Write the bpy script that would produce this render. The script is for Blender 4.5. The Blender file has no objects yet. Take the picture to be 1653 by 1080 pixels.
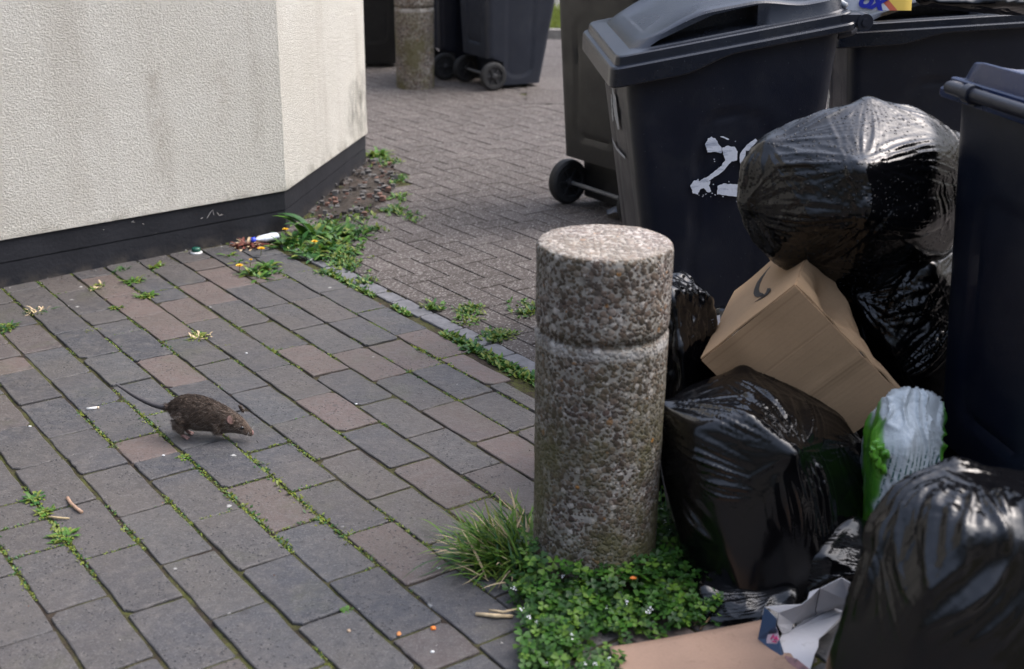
import bpy, bmesh, math, random
import numpy as np
from mathutils import Vector, Matrix, noise as mnoise
R = math.radians
sc = bpy.context.scene
col = sc.collection
random.seed(7)

# ------------------------------------------------------------------ camera
CX, CY, F, H = 826.5, 540.0, 2050.0, 1.54
_d = np.array([772 - CX, 6181 - CY, F]); _d /= np.linalg.norm(_d)
_up = -_d
_Y = np.array([0, 0, 1.0]) - _d[2] * _d; _Y /= np.linalg.norm(_Y)
_X = np.cross(_Y, _up)
M = np.array([_X, _Y, _up])                       # camera axes (right, down, ahead) -> world
cam = bpy.data.objects.new('camera', bpy.data.cameras.new('camera'))
col.objects.link(cam); sc.camera = cam
cam.matrix_world = Matrix([[M[i][0], -M[i][1], -M[i][2], (0, 0, H)[i]] for i in range(3)] + [[0, 0, 0, 1]])
cam.data.sensor_width = 36; cam.data.lens = F * 36 / 1653
cam.data.clip_start = .05; cam.data.clip_end = 300
cam.data.dof.use_dof = True
cam.data.dof.focus_distance = 3.85
cam.data.dof.aperture_fstop = 3.4

# ------------------------------------------------------------------ light: flat overcast daylight
world = bpy.data.worlds.new('World'); sc.world = world; world.use_nodes = True
wt = world.node_tree
sky = wt.nodes.new('ShaderNodeTexSky'); sky.sky_type = 'NISHITA'; sky.sun_disc = False
sky.sun_elevation = R(50); sky.sun_rotation = R(72); sky.air_density = 1.0; sky.dust_density = 4.0; sky.ozone_density = 1.2
hs = wt.nodes.new('ShaderNodeHueSaturation'); hs.inputs['Saturation'].default_value = .66
wt.links.new(sky.outputs[0], hs.inputs['Color']); 
# overcast: brightest overhead, dull towards the horizon where houses and trees stand round the yard
tc = wt.nodes.new('ShaderNodeTexCoord'); sx = wt.nodes.new('ShaderNodeSeparateXYZ'); wt.links.new(tc.outputs['Generated'], sx.inputs[0])
cr = wt.nodes.new('ShaderNodeValToRGB'); wt.links.new(sx.outputs[2], cr.inputs[0])
for el, (p_, c_) in zip([cr.color_ramp.elements[0], cr.color_ramp.elements.new(.30), cr.color_ramp.elements.new(.62), cr.color_ramp.elements[-1]], ((0.0, .13), (.30, .34), (.58, 1.3), (1.0, 1.9))):
    el.position = p_; el.color = (c_, c_, c_ * 1.03, 1)
mm = wt.nodes.new('ShaderNodeMix'); mm.data_type = 'RGBA'; mm.blend_type = 'MULTIPLY'; mm.inputs[0].default_value = 1; mm.clamp_result = False
wt.links.new(hs.outputs[0], mm.inputs[6]); wt.links.new(cr.outputs[0], mm.inputs[7]); wt.links.new(mm.outputs[2], wt.nodes['Background'].inputs[0])
wt.nodes['Background'].inputs[1].default_value = .15
sun = bpy.data.objects.new('sun', bpy.data.lights.new('sun', 'SUN')); col.objects.link(sun)
sun.data.energy = .65; sun.data.angle = R(60); sun.data.color = (1, .985, .97)
sun.rotation_euler = (R(34), 0, R(76))
sc.view_settings.view_transform = 'Standard'; sc.view_settings.look = 'None'
sc.view_settings.exposure = 1.18; sc.view_settings.gamma = 1

# ------------------------------------------------------------------ helpers
def ray(px, py): return M @ np.array([px - CX, py - CY, F])
def G(px, py, z=0.0):
    v = ray(px, py); t = (z - H) / v[2]; return Vector((v[0] * t, v[1] * t, z))
def AT(px, py, Y):
    v = ray(px, py); t = Y / v[1]; return Vector((v[0] * t, Y, H + v[2] * t))

def tag(o, label=None, cat=None, group=None, kind=None):
    if label: o['label'] = label
    if cat: o['category'] = cat
    if group: o['group'] = group
    if kind: o['kind'] = kind
    return o
def empty(name, loc=(0, 0, 0), rz=0):
    o = bpy.data.objects.new(name, None); col.objects.link(o); o.location = loc; o.rotation_euler = (0, 0, rz)
    o.empty_display_size = .1
    return o
def link(name, me, mat=None, parent=None, smooth=False):
    o = bpy.data.objects.new(name, me); col.objects.link(o)
    for m in (mat if isinstance(mat, (list, tuple)) else [mat] if mat else []): me.materials.append(m)
    if smooth: me.polygons.foreach_set('use_smooth', [True] * len(me.polygons))
    if parent: o.parent = parent
    return o
class MB:
    def __init__(s): s.v = []; s.f = []; s.m = []
    def add(s, vs, fs, mi=0):
        n = len(s.v); s.v += [tuple(v) for v in vs]; s.f += [tuple(i + n for i in f) for f in fs]; s.m += [mi] * len(fs)
    def box(s, c, h, rot=None, mi=0):
        rot = rot or Matrix.Identity(3)
        vs = [Vector(c) + rot @ Vector((x * h[0], y * h[1], z * h[2])) for z in (-1, 1) for y in (-1, 1) for x in (-1, 1)]
        s.add(vs, [(0, 2, 3, 1), (4, 5, 7, 6), (0, 1, 5, 4), (2, 6, 7, 3), (0, 4, 6, 2), (1, 3, 7, 5)], mi)
    def tube(s, pts, r, n=10, mi=0, cap=True):
        pts = [Vector(p) for p in pts]; rs = r if isinstance(r, (list, tuple)) else [r] * len(pts)
        up = Vector((0, 0, 1)); vs = []
        for i, p in enumerate(pts):
            t = (pts[min(i + 1, len(pts) - 1)] - pts[max(i - 1, 0)]).normalized()
            a = t.cross(up if abs(t.z) < .95 else Vector((1, 0, 0))).normalized(); b = t.cross(a)
            vs += [p + (a * math.cos(k * 2 * math.pi / n) + b * math.sin(k * 2 * math.pi / n)) * rs[i] for k in range(n)]
        fs = [(i * n + k, i * n + (k + 1) % n, (i + 1) * n + (k + 1) % n, (i + 1) * n + k) for i in range(len(pts) - 1) for k in range(n)]
        if cap: fs += [tuple(range(n))[::-1], tuple(range((len(pts) - 1) * n, len(pts) * n))]
        s.add(vs, fs, mi)
    def loft(s, rings, mi=0, caps=True):
        n = len(rings[0]); vs = [p for r in rings for p in r]
        fs = [(i * n + k, i * n + (k + 1) % n, (i + 1) * n + (k + 1) % n, (i + 1) * n + k) for i in range(len(rings) - 1) for k in range(n)]
        if caps: fs += [tuple(range(n))[::-1], tuple(range((len(rings) - 1) * n, len(rings) * n))]
        s.add(vs, fs, mi)
    def mesh(s, name='m'):
        me = bpy.data.meshes.new(name); me.from_pydata(s.v, [], s.f)
        if any(s.m): me.polygons.foreach_set('material_index', s.m)
        me.update(); return me
    def build(s, name, mat, parent=None, smooth=False):
        return link(name, s.mesh(name), mat, parent, smooth)
def fixnormals(me):
    bm = bmesh.new(); bm.from_mesh(me); bmesh.ops.recalc_face_normals(bm, faces=bm.faces[:]); bm.to_mesh(me); bm.free()
def autosmooth(o, ang=35):
    me = o.data; me.polygons.foreach_set('use_smooth', [True] * len(me.polygons)); me.set_sharp_from_angle(angle=R(ang))

# ------------------------------------------------------------------ materials
class NT:
    def __init__(s, name):
        s.mat = bpy.data.materials.new(name); s.mat.use_nodes = True; s.t = s.mat.node_tree
        s.b = s.t.nodes['Principled BSDF']; s.out = s.t.nodes['Material Output']; s._co = None
    def n(s, typ, **kw):
        x = s.t.nodes.new('ShaderNode' + typ)
        for k, v in kw.items():
            if k.startswith('i_'):
                key = k[2:]; x.inputs[int(key) if key.isdigit() else key.replace('_', ' ')].default_value = v
            else: setattr(x, k, v)
        return x
    def l(s, a, b): s.t.links.new(a, b)
    @property
    def co(s):
        if s._co is None: s._co = s.n('TexCoord').outputs['Object']
        return s._co
    def noise(s, scale, detail=4, rough=.55, vec=None, dist=0.0, sc3=None):
        v = vec or s.co
        if sc3:
            m = s.n('Mapping'); m.inputs['Scale'].default_value = sc3; s.l(v, m.inputs[0]); v = m.outputs[0]
        x = s.n('TexNoise'); x.inputs['Scale'].default_value = scale; x.inputs['Detail'].default_value = detail
        x.inputs['Roughness'].default_value = rough; x.inputs['Distortion'].default_value = dist; s.l(v, x.inputs['Vector']); return x.outputs['Fac']
    def vor(s, scale, feature='F1', rnd=1.0, vec=None):
        x = s.n('TexVoronoi'); x.feature = feature; x.inputs['Scale'].default_value = scale; x.inputs['Randomness'].default_value = rnd
        s.l(vec or s.co, x.inputs['Vector']); return x
    def ramp(s, fac, stops, interp='LINEAR'):
        x = s.n('ValToRGB'); x.color_ramp.interpolation = interp; e = x.color_ramp.elements
        while len(e) < len(stops): e.new(.5)
        for el, (p, c) in zip(e, stops): el.position = p; el.color = (*c, 1) if not isinstance(c, (int, float)) else (c, c, c, 1)
        s.l(fac, x.inputs[0]); return x.outputs[0]
    def mix(s, fac, a, b, mode='MIX'):
        x = s.n('Mix', data_type='RGBA', blend_type=mode)
        for inp, val in ((x.inputs[0], fac), (x.inputs[6], a), (x.inputs[7], b)):
            if isinstance(val, (int, float)): inp.default_value = val
            elif isinstance(val, (tuple, list)): inp.default_value = (*val, 1) if len(val) == 3 else val
            else: s.l(val, inp)
        return x.outputs[2]
    def math(s, op, a, b=0.0, c=0.0):
        x = s.n('Math', operation=op)
        for i, val in enumerate((a, b, c)):
            if isinstance(val, (int, float)): x.inputs[i].default_value = val
            else: s.l(val, x.inputs[i])
        return x.outputs[0]
    def sep(s, vec=None):
        x = s.n('SeparateXYZ'); s.l(vec or s.co, x.inputs[0]); return x.outputs
    def bump(s, h, dist=.002, strength=1.0, normal=None):
        x = s.n('Bump'); x.inputs['Strength'].default_value = strength; x.inputs['Distance'].default_value = dist; s.l(h, x.inputs['Height'])
        if normal: s.l(normal, x.inputs['Normal'])
        return x.outputs[0]
    def set(s, color=None, rough=None, normal=None, spec=None, metal=None):
        for key, v in (('Base Color', color), ('Roughness', rough), ('Normal', normal), ('Specular IOR Level', spec), ('Metallic', metal)):
            if v is None: continue
            i = s.b.inputs[key]
            if isinstance(v, (int, float)): i.default_value = v
            elif isinstance(v, (tuple, list)): i.default_value = (*v, 1)
            else: s.l(v, i)
        return s.mat
def simple(name, c, rough=.7, var=.25, scale=40, bump=0.0, spec=None):
    k = NT(name); n = k.noise(scale, 4)
    c0 = tuple(x * (1 - var) for x in c); c1 = tuple(x * (1 + var) for x in c)
    return k.set(k.ramp(n, [(.3, c0), (.7, c1)]), rough, k.bump(k.noise(scale * 3), bump) if bump else None, spec)

def m_stucco():
    k = NT('cream roughcast render')
    m = k.n('Mapping'); m.inputs['Scale'].default_value = (1, 1, 1.5); k.l(k.co, m.inputs[0]); v = m.outputs[0]
    a = k.noise(105, 5, .7, v, 0); b = k.noise(300, 2, .6, v)
    h = k.math('ADD', k.math('MULTIPLY', k.ramp(a, [(.36, 0.0), (.62, 1.0)]), 1.0), k.math('MULTIPLY', b, .35))
    c = k.ramp(k.noise(2.2, 5, .6), [(.3, (.66, .635, .56)), (.7, (.74, .72, .65))])
    c = k.mix(k.ramp(a, [(.3, .55), (.5, 0.0)]), c, (.42, .39, .32))
    st = k.math('MULTIPLY', k.ramp(k.noise(5, 4, .6, None, 0, (1, 1, .12)), [(.52, 0.0), (.72, 1.0)]), .28)
    c = k.mix(st, c, (.30, .25, .19))
    # green-black damp staining low down at the far corner, and along the drip edge
    s = k.sep(); x, y, z = s[0], s[1], s[2]
    dx = k.math('MULTIPLY', k.math('SUBTRACT', y, 6.93), 1 / .36); dz = k.math('MULTIPLY', k.math('SUBTRACT', z, .34), 1 / .20)
    rr = k.math('ADD', k.math('MULTIPLY', dx, dx), k.math('MULTIPLY', dz, dz))
    blob = k.math('MULTIPLY', k.ramp(rr, [(0.0, 1.0), (1.0, 0.0)]), k.ramp(k.noise(14, 5, .7, None, 0, (1, 1, .5)), [(.38, 0.0), (.66, 1.0)]))
    c = k.mix(k.math('MULTIPLY', blob, .85), c, (.055, .058, .045))
    low = k.math('MULTIPLY', k.ramp(z, [(.17, 1.0), (.26, 0.0)]), k.ramp(k.noise(9, 4), [(.45, 0.0), (.75, .7)]))
    c = k.mix(low, c, (.16, .145, .10))
    def streak(ax, ay, w, z0, z1, amt, cc):
        t = k.math('ADD', k.math('MULTIPLY', k.math('SUBTRACT', x, ax), .737), k.math('MULTIPLY', k.math('SUBTRACT', y, ay), .675))
        t = k.math('ADD', t, k.math('MULTIPLY', k.math('SUBTRACT', k.noise(6, 3), .5), .05))
        g = k.ramp(k.math('ABSOLUTE', t), [(0.0, 1.0), (w, 0.0)])
        g = k.math('MULTIPLY', g, k.ramp(z, [(z0, 0.0), (z0 + .15, 1.0), (z1 - .1, 1.0), (z1, 0.0)]))
        return k.math('MULTIPLY', k.math('MULTIPLY', g, k.ramp(k.noise(25, 4), [(.4, .2), (.65, 1.0)])), amt), cc
    for a_ in ((-1.47, 5.20, .05, .30, .86, .42, (.26, .20, .14)), (-1.12, 5.52, .05, .3, .9, .3, (.28, .24, .18)), (-1.25, 5.4, .10, .45, .85, .25, (.33, .27, .20))):
        f_, cc = streak(*a_); c = k.mix(f_, c, cc)
    return k.set(c, .92, k.bump(h, .0048, 1.0), .25)
def m_plinth():
    k = NT('black painted plinth')
    c = k.ramp(k.noise(7, 5), [(.3, (.0075, .0085, .012)), (.75, (.017, .018, .023))])
    c = k.mix(k.math('MULTIPLY', k.ramp(k.noise(38, 3, .7), [(.70, 0.0), (.75, 1.0)]), .5), c, (.11, .11, .11))
    z = k.sep()[2]
    c = k.mix(k.math('MULTIPLY', k.ramp(z, [(0.0, 1.0), (.05, 0.0)]), k.ramp(k.noise(15, 4), [(.4, 0.0), (.7, .8)])), c, (.07, .06, .05))
    return k.set(c, .62, k.bump(k.noise(60, 4), .002), .35)
def m_paver():
    k = NT('blue brick paver')
    at = k.n('Attribute', attribute_name='tint')
    t = at.outputs['Fac']
    c = k.ramp(t, [(0.0, (.034, .035, .041)), (.35, (.046, .047, .053)), (.55, (.055, .056, .059)), (.70, (.056, .051, .050)), (.85, (.082, .060, .054)), (1.0, (.115, .082, .072))])
    big = k.noise(9, 5, .65)
    c = k.mix(k.ramp(big, [(.3, .35), (.6, 0.0)]), c, (.028, .028, .029))
    c = k.mix(k.ramp(k.noise(26, 5, .7), [(.46, 0.0), (.70, .6)]), c, (.105, .097, .090))
    c = k.mix(k.ramp(k.noise(55, 6, .75), [(.30, .55), (.47, 0.0)]), c, (.022, .021, .021))
    c = k.mix(k.ramp(k.noise(1.3, 3), [(.40, 0.0), (.58, .42)]), c, (.080, .066, .054))
    c = k.mix(k.math('MULTIPLY', k.ramp(k.noise(3.3, 5, .7), [(.56, 0.0), (.70, 1.0)]), .40), c, (.060, .062, .036))
    c = k.mix(k.ramp(k.noise(4.5, 3), [(.50, 0.0), (.72, .35)]), c, (.062, .054, .044))
    fine = k.noise(260, 3, .7)
    c = k.mix(k.ramp(fine, [(.54, 0.0), (.68, .55)]), c, (.18, .175, .17))
    pits = k.vor(70); pit = k.math('MULTIPLY', k.ramp(pits.outputs['Distance'], [(.14, 1.0), (.26, 0.0)]), k.ramp(k.noise(5, 3), [(.42, 0.0), (.55, 1.0)]))
    c = k.mix(k.math('MULTIPLY', pit, .7), c, (.035, .035, .037))
    # pale droppings and splashes
    sp = k.vor(7.0); w = k.math('ADD', sp.outputs['Distance'], k.math('MULTIPLY', k.math('SUBTRACT', k.noise(60, 3), .5), .16))
    c = k.mix(k.ramp(w, [(.035, .65), (.055, 0.0)]), c, (.40, .40, .38))
    st = k.vor(5.2, vec=k.n('Mapping').outputs[0]) if False else k.vor(9.3)
    w2 = k.math('ADD', st.outputs['Distance'], k.math('MULTIPLY', k.math('SUBTRACT', k.noise(40, 3), .5), .12))
    c = k.mix(k.ramp(w2, [(.07, .6), (.11, 0.0)]), c, (.035, .033, .033))
    h = k.math('ADD', k.math('MULTIPLY', k.noise(45, 5, .65), 1.0), k.math('MULTIPLY', pit, -.6))
    return k.set(c, k.ramp(big, [(.3, .48), (.7, .74)]), k.bump(h, .0036, 1.0), .40)
def m_block():
    k = NT('grey brown concrete block')
    t = k.n('Attribute', attribute_name='tint').outputs['Fac']
    c = k.ramp(t, [(0.0, (.058, .048, .043)), (.6, (.073, .061, .055)), (1.0, (.090, .076, .069))])
    c = k.mix(k.ramp(k.noise(1.7, 5), [(.3, .35), (.7, 0.0)]), c, (.052, .045, .040))
    v = k.vor(150); c = k.mix(k.ramp(v.outputs['Color'], [(.66, 0.0), (.82, .7)]), c, (.24, .225, .21))
    c = k.mix(k.ramp(k.noise(130, 4, .7), [(.3, .45), (.5, 0.0)]), c, (.034, .031, .028))
    return k.set(c, .85, k.bump(k.noise(170, 4, .7), .0022), .3)
def m_joint():
    k = NT('mossy joint soil')
    c = k.ramp(k.noise(30, 5), [(.3, (.014, .011, .009)), (.7, (.045, .034, .024))])
    g = k.math('MULTIPLY', k.ramp(k.noise(4.5, 4, .6), [(.40, 0.0), (.55, 1.0)]), k.ramp(k.noise(70, 3), [(.30, 0.0), (.55, 1.0)]))
    c = k.mix(k.math('MULTIPLY', g, .6), c, (.075, .085, .018))
    return k.set(c, .95, k.bump(k.noise(150, 4), .004), .2)
def m_soil():
    k = NT('loose dark soil')
    c = k.ramp(k.noise(24, 6, .7), [(.28, (.020, .016, .013)), (.55, (.062, .052, .043)), (.78, (.13, .115, .10))])
    c = k.mix(k.ramp(k.noise(5, 3), [(.56, 0.0), (.75, .5)]), c, (.12, .080, .062))
    return k.set(c, .95, k.bump(k.noise(90, 6, .75), .012), .2)
def m_agg(name='exposed aggregate concrete'):
    k = NT(name)
    w = k.n('Mix', data_type='RGBA'); w.inputs[0].default_value = .006; k.l(k.co, w.inputs[6])
    nn = k.n('TexNoise'); nn.inputs['Scale'].default_value = 40; k.l(k.co, nn.inputs['Vector']); k.l(nn.outputs['Color'], w.inputs[7])
    cols = [(0.0, (.045, .031, .026)), (.25, (.090, .062, .050)), (.45, (.135, .098, .078)), (.60, (.070, .055, .048)), (.72, (.20, .165, .14)), (.84, (.11, .078, .062)), (.92, (.36, .33, .30)), (.985, (.22, .12, .06))]
    mort = k.ramp(k.noise(50, 3), [(.3, (.17, .155, .14)), (.7, (.33, .31, .28))]); c = mort; h = 0.0
    for scl, keep in ((125, -1), (66, .38)):
        v = k.vor(scl, vec=w.outputs[2]); sep = k.n('SeparateColor'); k.l(v.outputs['Color'], sep.inputs[0])
        peb = k.ramp(v.outputs['Distance'], [(.46, 1.0), (.58, 0.0)]); peb = k.math('MULTIPLY', peb, k.ramp(sep.outputs[1], [(max(0, keep), 0.0 if keep > 0 else 1.0), (max(0, keep) + .01, 1.0)]))
        c = k.mix(peb, c, k.ramp(sep.outputs[0], cols, 'CONSTANT')); h = k.math('MAXIMUM', h, k.math('MULTIPLY', peb, k.math('SUBTRACT', 1.0, v.outputs['Distance'])))
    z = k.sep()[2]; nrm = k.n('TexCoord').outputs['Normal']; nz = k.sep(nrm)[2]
    g = k.math('MULTIPLY', k.ramp(z, [(.0, .85), (.35, .8), (.55, .3), (.9, .30)]), k.ramp(k.noise(6, 5, .65), [(.38, 0.0), (.58, 1.0)]))
    c = k.mix(g, c, (.085, .078, .030))
    c = k.mix(k.math('MULTIPLY', k.ramp(k.noise(11, 5, .7), [(.32, 1.0), (.50, 0.0)]), .5), c, (.05, .038, .03))
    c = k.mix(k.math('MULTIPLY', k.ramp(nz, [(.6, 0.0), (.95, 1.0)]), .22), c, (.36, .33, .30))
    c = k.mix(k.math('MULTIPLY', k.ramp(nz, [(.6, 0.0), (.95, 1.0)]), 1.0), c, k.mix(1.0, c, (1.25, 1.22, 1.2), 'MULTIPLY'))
    ring = k.ramp(k.math('ABSOLUTE', k.math('SUBTRACT', z, .578)), [(.006, 1.0), (.016, 0.0)])
    c = k.mix(k.math('MULTIPLY', ring, k.ramp(k.noise(16, 4), [(.35, 0.1), (.6, .65)])), c, (.40, .39, .37))
    li = k.vor(13); c = k.mix(k.math('MULTIPLY', k.ramp(li.outputs['Distance'], [(.05, 1.0), (.08, 0.0)]), k.ramp(k.noise(60, 2), [(.4, .2), (.6, 1.0)])), c, (.33, .15, .03))
    h = k.math('ADD', h, k.math('MULTIPLY', k.noise(30, 4), .8))
    return k.set(c, .8, k.bump(h, .0038, 1.0), .35)
def m_plastic(name, c0, c1, rough=.42, dust=.25, spec=.5):
    k = NT(name)
    c = k.ramp(k.noise(3.5, 5, .6), [(.3, c0), (.7, c1)])
    c = k.mix(k.math('MULTIPLY', k.ramp(k.noise(11, 6, .72), [(.50, 0.0), (.8, 1.0)]), dust), c, (.045, .044, .043))
    sp = k.vor(48); c = k.mix(k.ramp(sp.outputs['Distance'], [(.045, .38), (.07, 0.0)]), c, (.20, .20, .21))
    r = k.ramp(k.noise(6, 5), [(.3, rough - .07), (.7, rough + .12)])
    return k.set(c, r, k.bump(k.noise(420, 2), .0006), spec)
def m_bag(name='black bin liner plastic', wet=False, base=(.0018, .0018, .0023), rough=.17, grey=0.0):
    k = NT(name)
    n1 = k.noise(22, 3, .5, None, .5); n2 = k.noise(60, 3, .55, None, .6)
    h = k.math('ADD', k.math('MULTIPLY', n1, .6), k.math('MULTIPLY', n2, .12))
    c = base
    r = k.ramp(k.noise(9, 4), [(.3, rough - .04), (.7, rough + .06)])
    nrm = k.bump(h, .0012, .3)
    if wet:
        d = k.vor(95); dd = k.ramp(d.outputs['Distance'], [(.22, 1.0), (.34, 0.0)])
        pick = k.n('SeparateColor'); k.l(d.outputs['Color'], pick.inputs[0])
        dd = k.math('MULTIPLY', dd, k.ramp(pick.outputs[0], [(.50, 0.0), (.54, 1.0)]))
        nrm = k.bump(dd, .006, 1.0, nrm)
    m = k.set(c, r, nrm, .5); k.b.inputs['IOR'].default_value = 1.5
    return m
def m_card(name, c=(.40, .262, .148)):
    k = NT(name)
    cc = k.ramp(k.noise(5, 5), [(.3, tuple(x * .86 for x in c)), (.7, tuple(x * 1.08 for x in c))])
    cc = k.mix(k.math('MULTIPLY', k.ramp(k.noise(180, 2), [(.4, 0.0), (.7, 1.0)]), .25), cc, tuple(x * .75 for x in c))
    return k, cc
def m_leaf(name, c, rough=.5):
    k = NT(name); n = k.noise(35, 3)
    cc = k.ramp(n, [(.3, tuple(x * .65 for x in c)), (.7, tuple(x * 1.25 for x in c))])
    m = k.set(cc, rough, None, .35)
    k.b.inputs['Transmission Weight'].default_value = 0
    tr = k.n('BsdfTranslucent'); k.l(cc, tr.inputs[0]); mx = k.n('MixShader'); mx.inputs[0].default_value = .28
    k.l(k.b.outputs[0], mx.inputs[1]); k.l(tr.outputs[0], mx.inputs[2]); k.l(mx.outputs[0], k.out.inputs[0])
    return m

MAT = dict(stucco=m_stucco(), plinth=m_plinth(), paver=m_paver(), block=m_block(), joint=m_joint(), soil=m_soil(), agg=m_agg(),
    bin=m_plastic('charcoal bin plastic', (.0026, .0048, .0125), (.0040, .0066, .0160)),
    binlid=m_plastic('charcoal lid plastic', (.0065, .0085, .0145), (.011, .0135, .021), .19, .40),
    binnavy=m_plastic('navy bin plastic', (.0075, .0105, .019), (.010, .0140, .024), .5),
    binolive=m_plastic('faded black bin plastic', (.0028, .0030, .0036), (.0048, .0050, .0056), .5),
    blue=m_plastic('dark blue lid plastic', (.006, .016, .055), (.010, .025, .08), .22, .2),
    rubber=simple('black rubber', (.012, .012, .012), .75, .3, 60, .001), hub=simple('black hub plastic', (.018, .018, .019), .5),
    steel=simple('dull galvanised steel', (.11, .11, .11), .45, .2, 50), bag=m_bag(), bagwet=m_bag('rain spotted bin liner plastic', True, rough=.17),
    white=simple('cracked white paint', (.62, .64, .68), .6, .2, 200, .001),
    leaf1=m_leaf('mid green leaf', (.075, .17, .025)), leaf2=m_leaf('dark green leaf', (.030, .10, .022)), leaf3=m_leaf('yellow green leaf', (.16, .20, .035)),
    clover1=m_leaf('clover leaf', (.040, .118, .012)), clover2=m_leaf('dark clover leaf', (.018, .062, .009)), clover3=m_leaf('light clover leaf', (.085, .17, .018)),
    grass=m_leaf('grass blade', (.12, .22, .03)), dry=simple('dry straw', (.42, .32, .19), .8, .3, 60), red=simple('reddish dead leaf', (.13, .035, .022), .7, .4, 60),
    yellow=simple('dandelion yellow', (.75, .46, .02), .6, .2, 200), moss=m_leaf('moss', (.16, .19, .025), .9), petal=simple('white petal', (.55, .56, .55), .6, .1))

# ------------------------------------------------------------------ ground grid directions
AU = R(-54.0)
U = Vector((math.cos(AU), math.sin(AU), 0)); V = Vector((-U.y, U.x, 0))
def UV(u, v, z=0.0): return U * u + V * v + Vector((0, 0, z))
W0 = Vector((-1.999, 4.712, 0)) - Vector((.737, .675, 0)) * 5.0
W1 = Vector((-1.033, 5.597, 0)); W2 = Vector((-.832, 7.057, 0)); W3 = Vector((-3.2, 9.9, 0)); W4 = Vector((-7.5, 9.0, 0))
BUILD = [W0, W1, W2, W3, W4]
def inpoly(p, poly):
    c = False; j = len(poly) - 1
    for i in range(len(poly)):
        a, b = poly[i], poly[j]
        if (a[1] > p[1]) != (b[1] > p[1]) and p[0] < (b[0] - a[0]) * (p[1] - a[1]) / (b[1] - a[1]) + a[0]: c = not c
        j = i
    return c
SOIL = [G(*p) for p in ((500, 350), (520, 322), (560, 288), (592, 262), (618, 262), (645, 275), (640, 300), (622, 330), (590, 352), (540, 362))]

# base ground and joint soil
b = MB(); b.add([(-150, -150, -.03), (150, -150, -.03), (150, 150, -.03), (-150, 150, -.03)], [(0, 1, 2, 3)])
tag(b.build('ground', simple('verge earth', (.07, .062, .05), .95, .3, 3)), kind='structure')
b = MB(); n = 120
b.add([(-7 + 11 * i / n, -1 + 13 * j / n, -.0062 + .0045 * mnoise.noise((i * .9, j * .9, 0))) for j in range(n + 1) for i in range(n + 1)],
      [(j * (n + 1) + i, j * (n + 1) + i + 1, (j + 1) * (n + 1) + i + 1, (j + 1) * (n + 1) + i) for j in range(n) for i in range(n)])
tag(b.build('joint_soil', MAT['joint'], smooth=True), kind='structure')

class Blocks:
    def __init__(s): s.b = MB(); s.t = []
    def block(s, u0, u1, v0, v1, tint, jit=.0022, bev=.0032, zj=.0022, nseg=5, z=0.0):
        rnd = random.uniform
        cu, cv = (u0 + u1) / 2, (v0 + v1) / 2; tu, tv = rnd(-.007, .007), rnd(-.009, .009); z0 = z + rnd(-zj, zj)
        if jit < .001: tu = tv = 0
        rot_ = rnd(-.008, .008) if jit > .001 else 0.0
        pts = []
        cor = [(u0, v0), (u1, v0), (u1, v1), (u0, v1)]
        for i in range(4):
            a, c = cor[i], cor[(i + 1) % 4]
            m = nseg if i % 2 == 0 else max(1, nseg - 1)
            for j in range(m):
                t = j / m; p = [a[0] + (c[0] - a[0]) * t, a[1] + (c[1] - a[1]) * t]
                if j == 0:
                    q = rnd(.001, .006) if rnd(0, 1) < .82 else rnd(.006, .024)
                    if jit < .001: q = .001
                    sx = 1 if a[0] < cu else -1; sy = 1 if a[1] < cv else -1
                    prev = (p[0], p[1] + sy * q) if (i % 2 == 0) else (p[0] + sx * q, p[1]); nxt = (p[0] + sx * q, p[1]) if (i % 2 == 0) else (p[0], p[1] + sy * q)
                    pts += [prev, nxt]
                else: pts.append((p[0] + rnd(-jit, jit), p[1] + rnd(-jit, jit)))
        n = len(pts); k = len(s.b.v)
        def P3(p, inset, dz):
            du, dv = p[0] - cu, p[1] - cv; L = math.hypot(du, dv); f = 1 - inset / max(L, 1e-6) * 1.2
            q = (cu + du * f - dv * f * rot_, cv + dv * f + du * f * rot_); return UV(q[0], q[1], z0 + tu * (q[0] - cu) + tv * (q[1] - cv) + dz)
        vs = [P3(p, bev, 0) for p in pts] + [P3(p, bev * .35, -bev * .35) for p in pts] + [P3(p, 0, -bev) for p in pts] + [P3(p, 0, -.024) for p in pts]
        fs = [tuple(range(n))]
        for r in range(3): fs += [(r * n + (i + 1) % n, r * n + i, (r + 1) * n + i, (r + 1) * n + (i + 1) % n) for i in range(n)]
        s.b.add(vs, fs); s.t += [tint] * len(vs)
    def build(s, name, mat):
        me = s.b.mesh(name); a = me.attributes.new('tint', 'FLOAT', 'POINT'); a.data.foreach_set('value', s.t)
        return link(name, me, mat)

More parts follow.
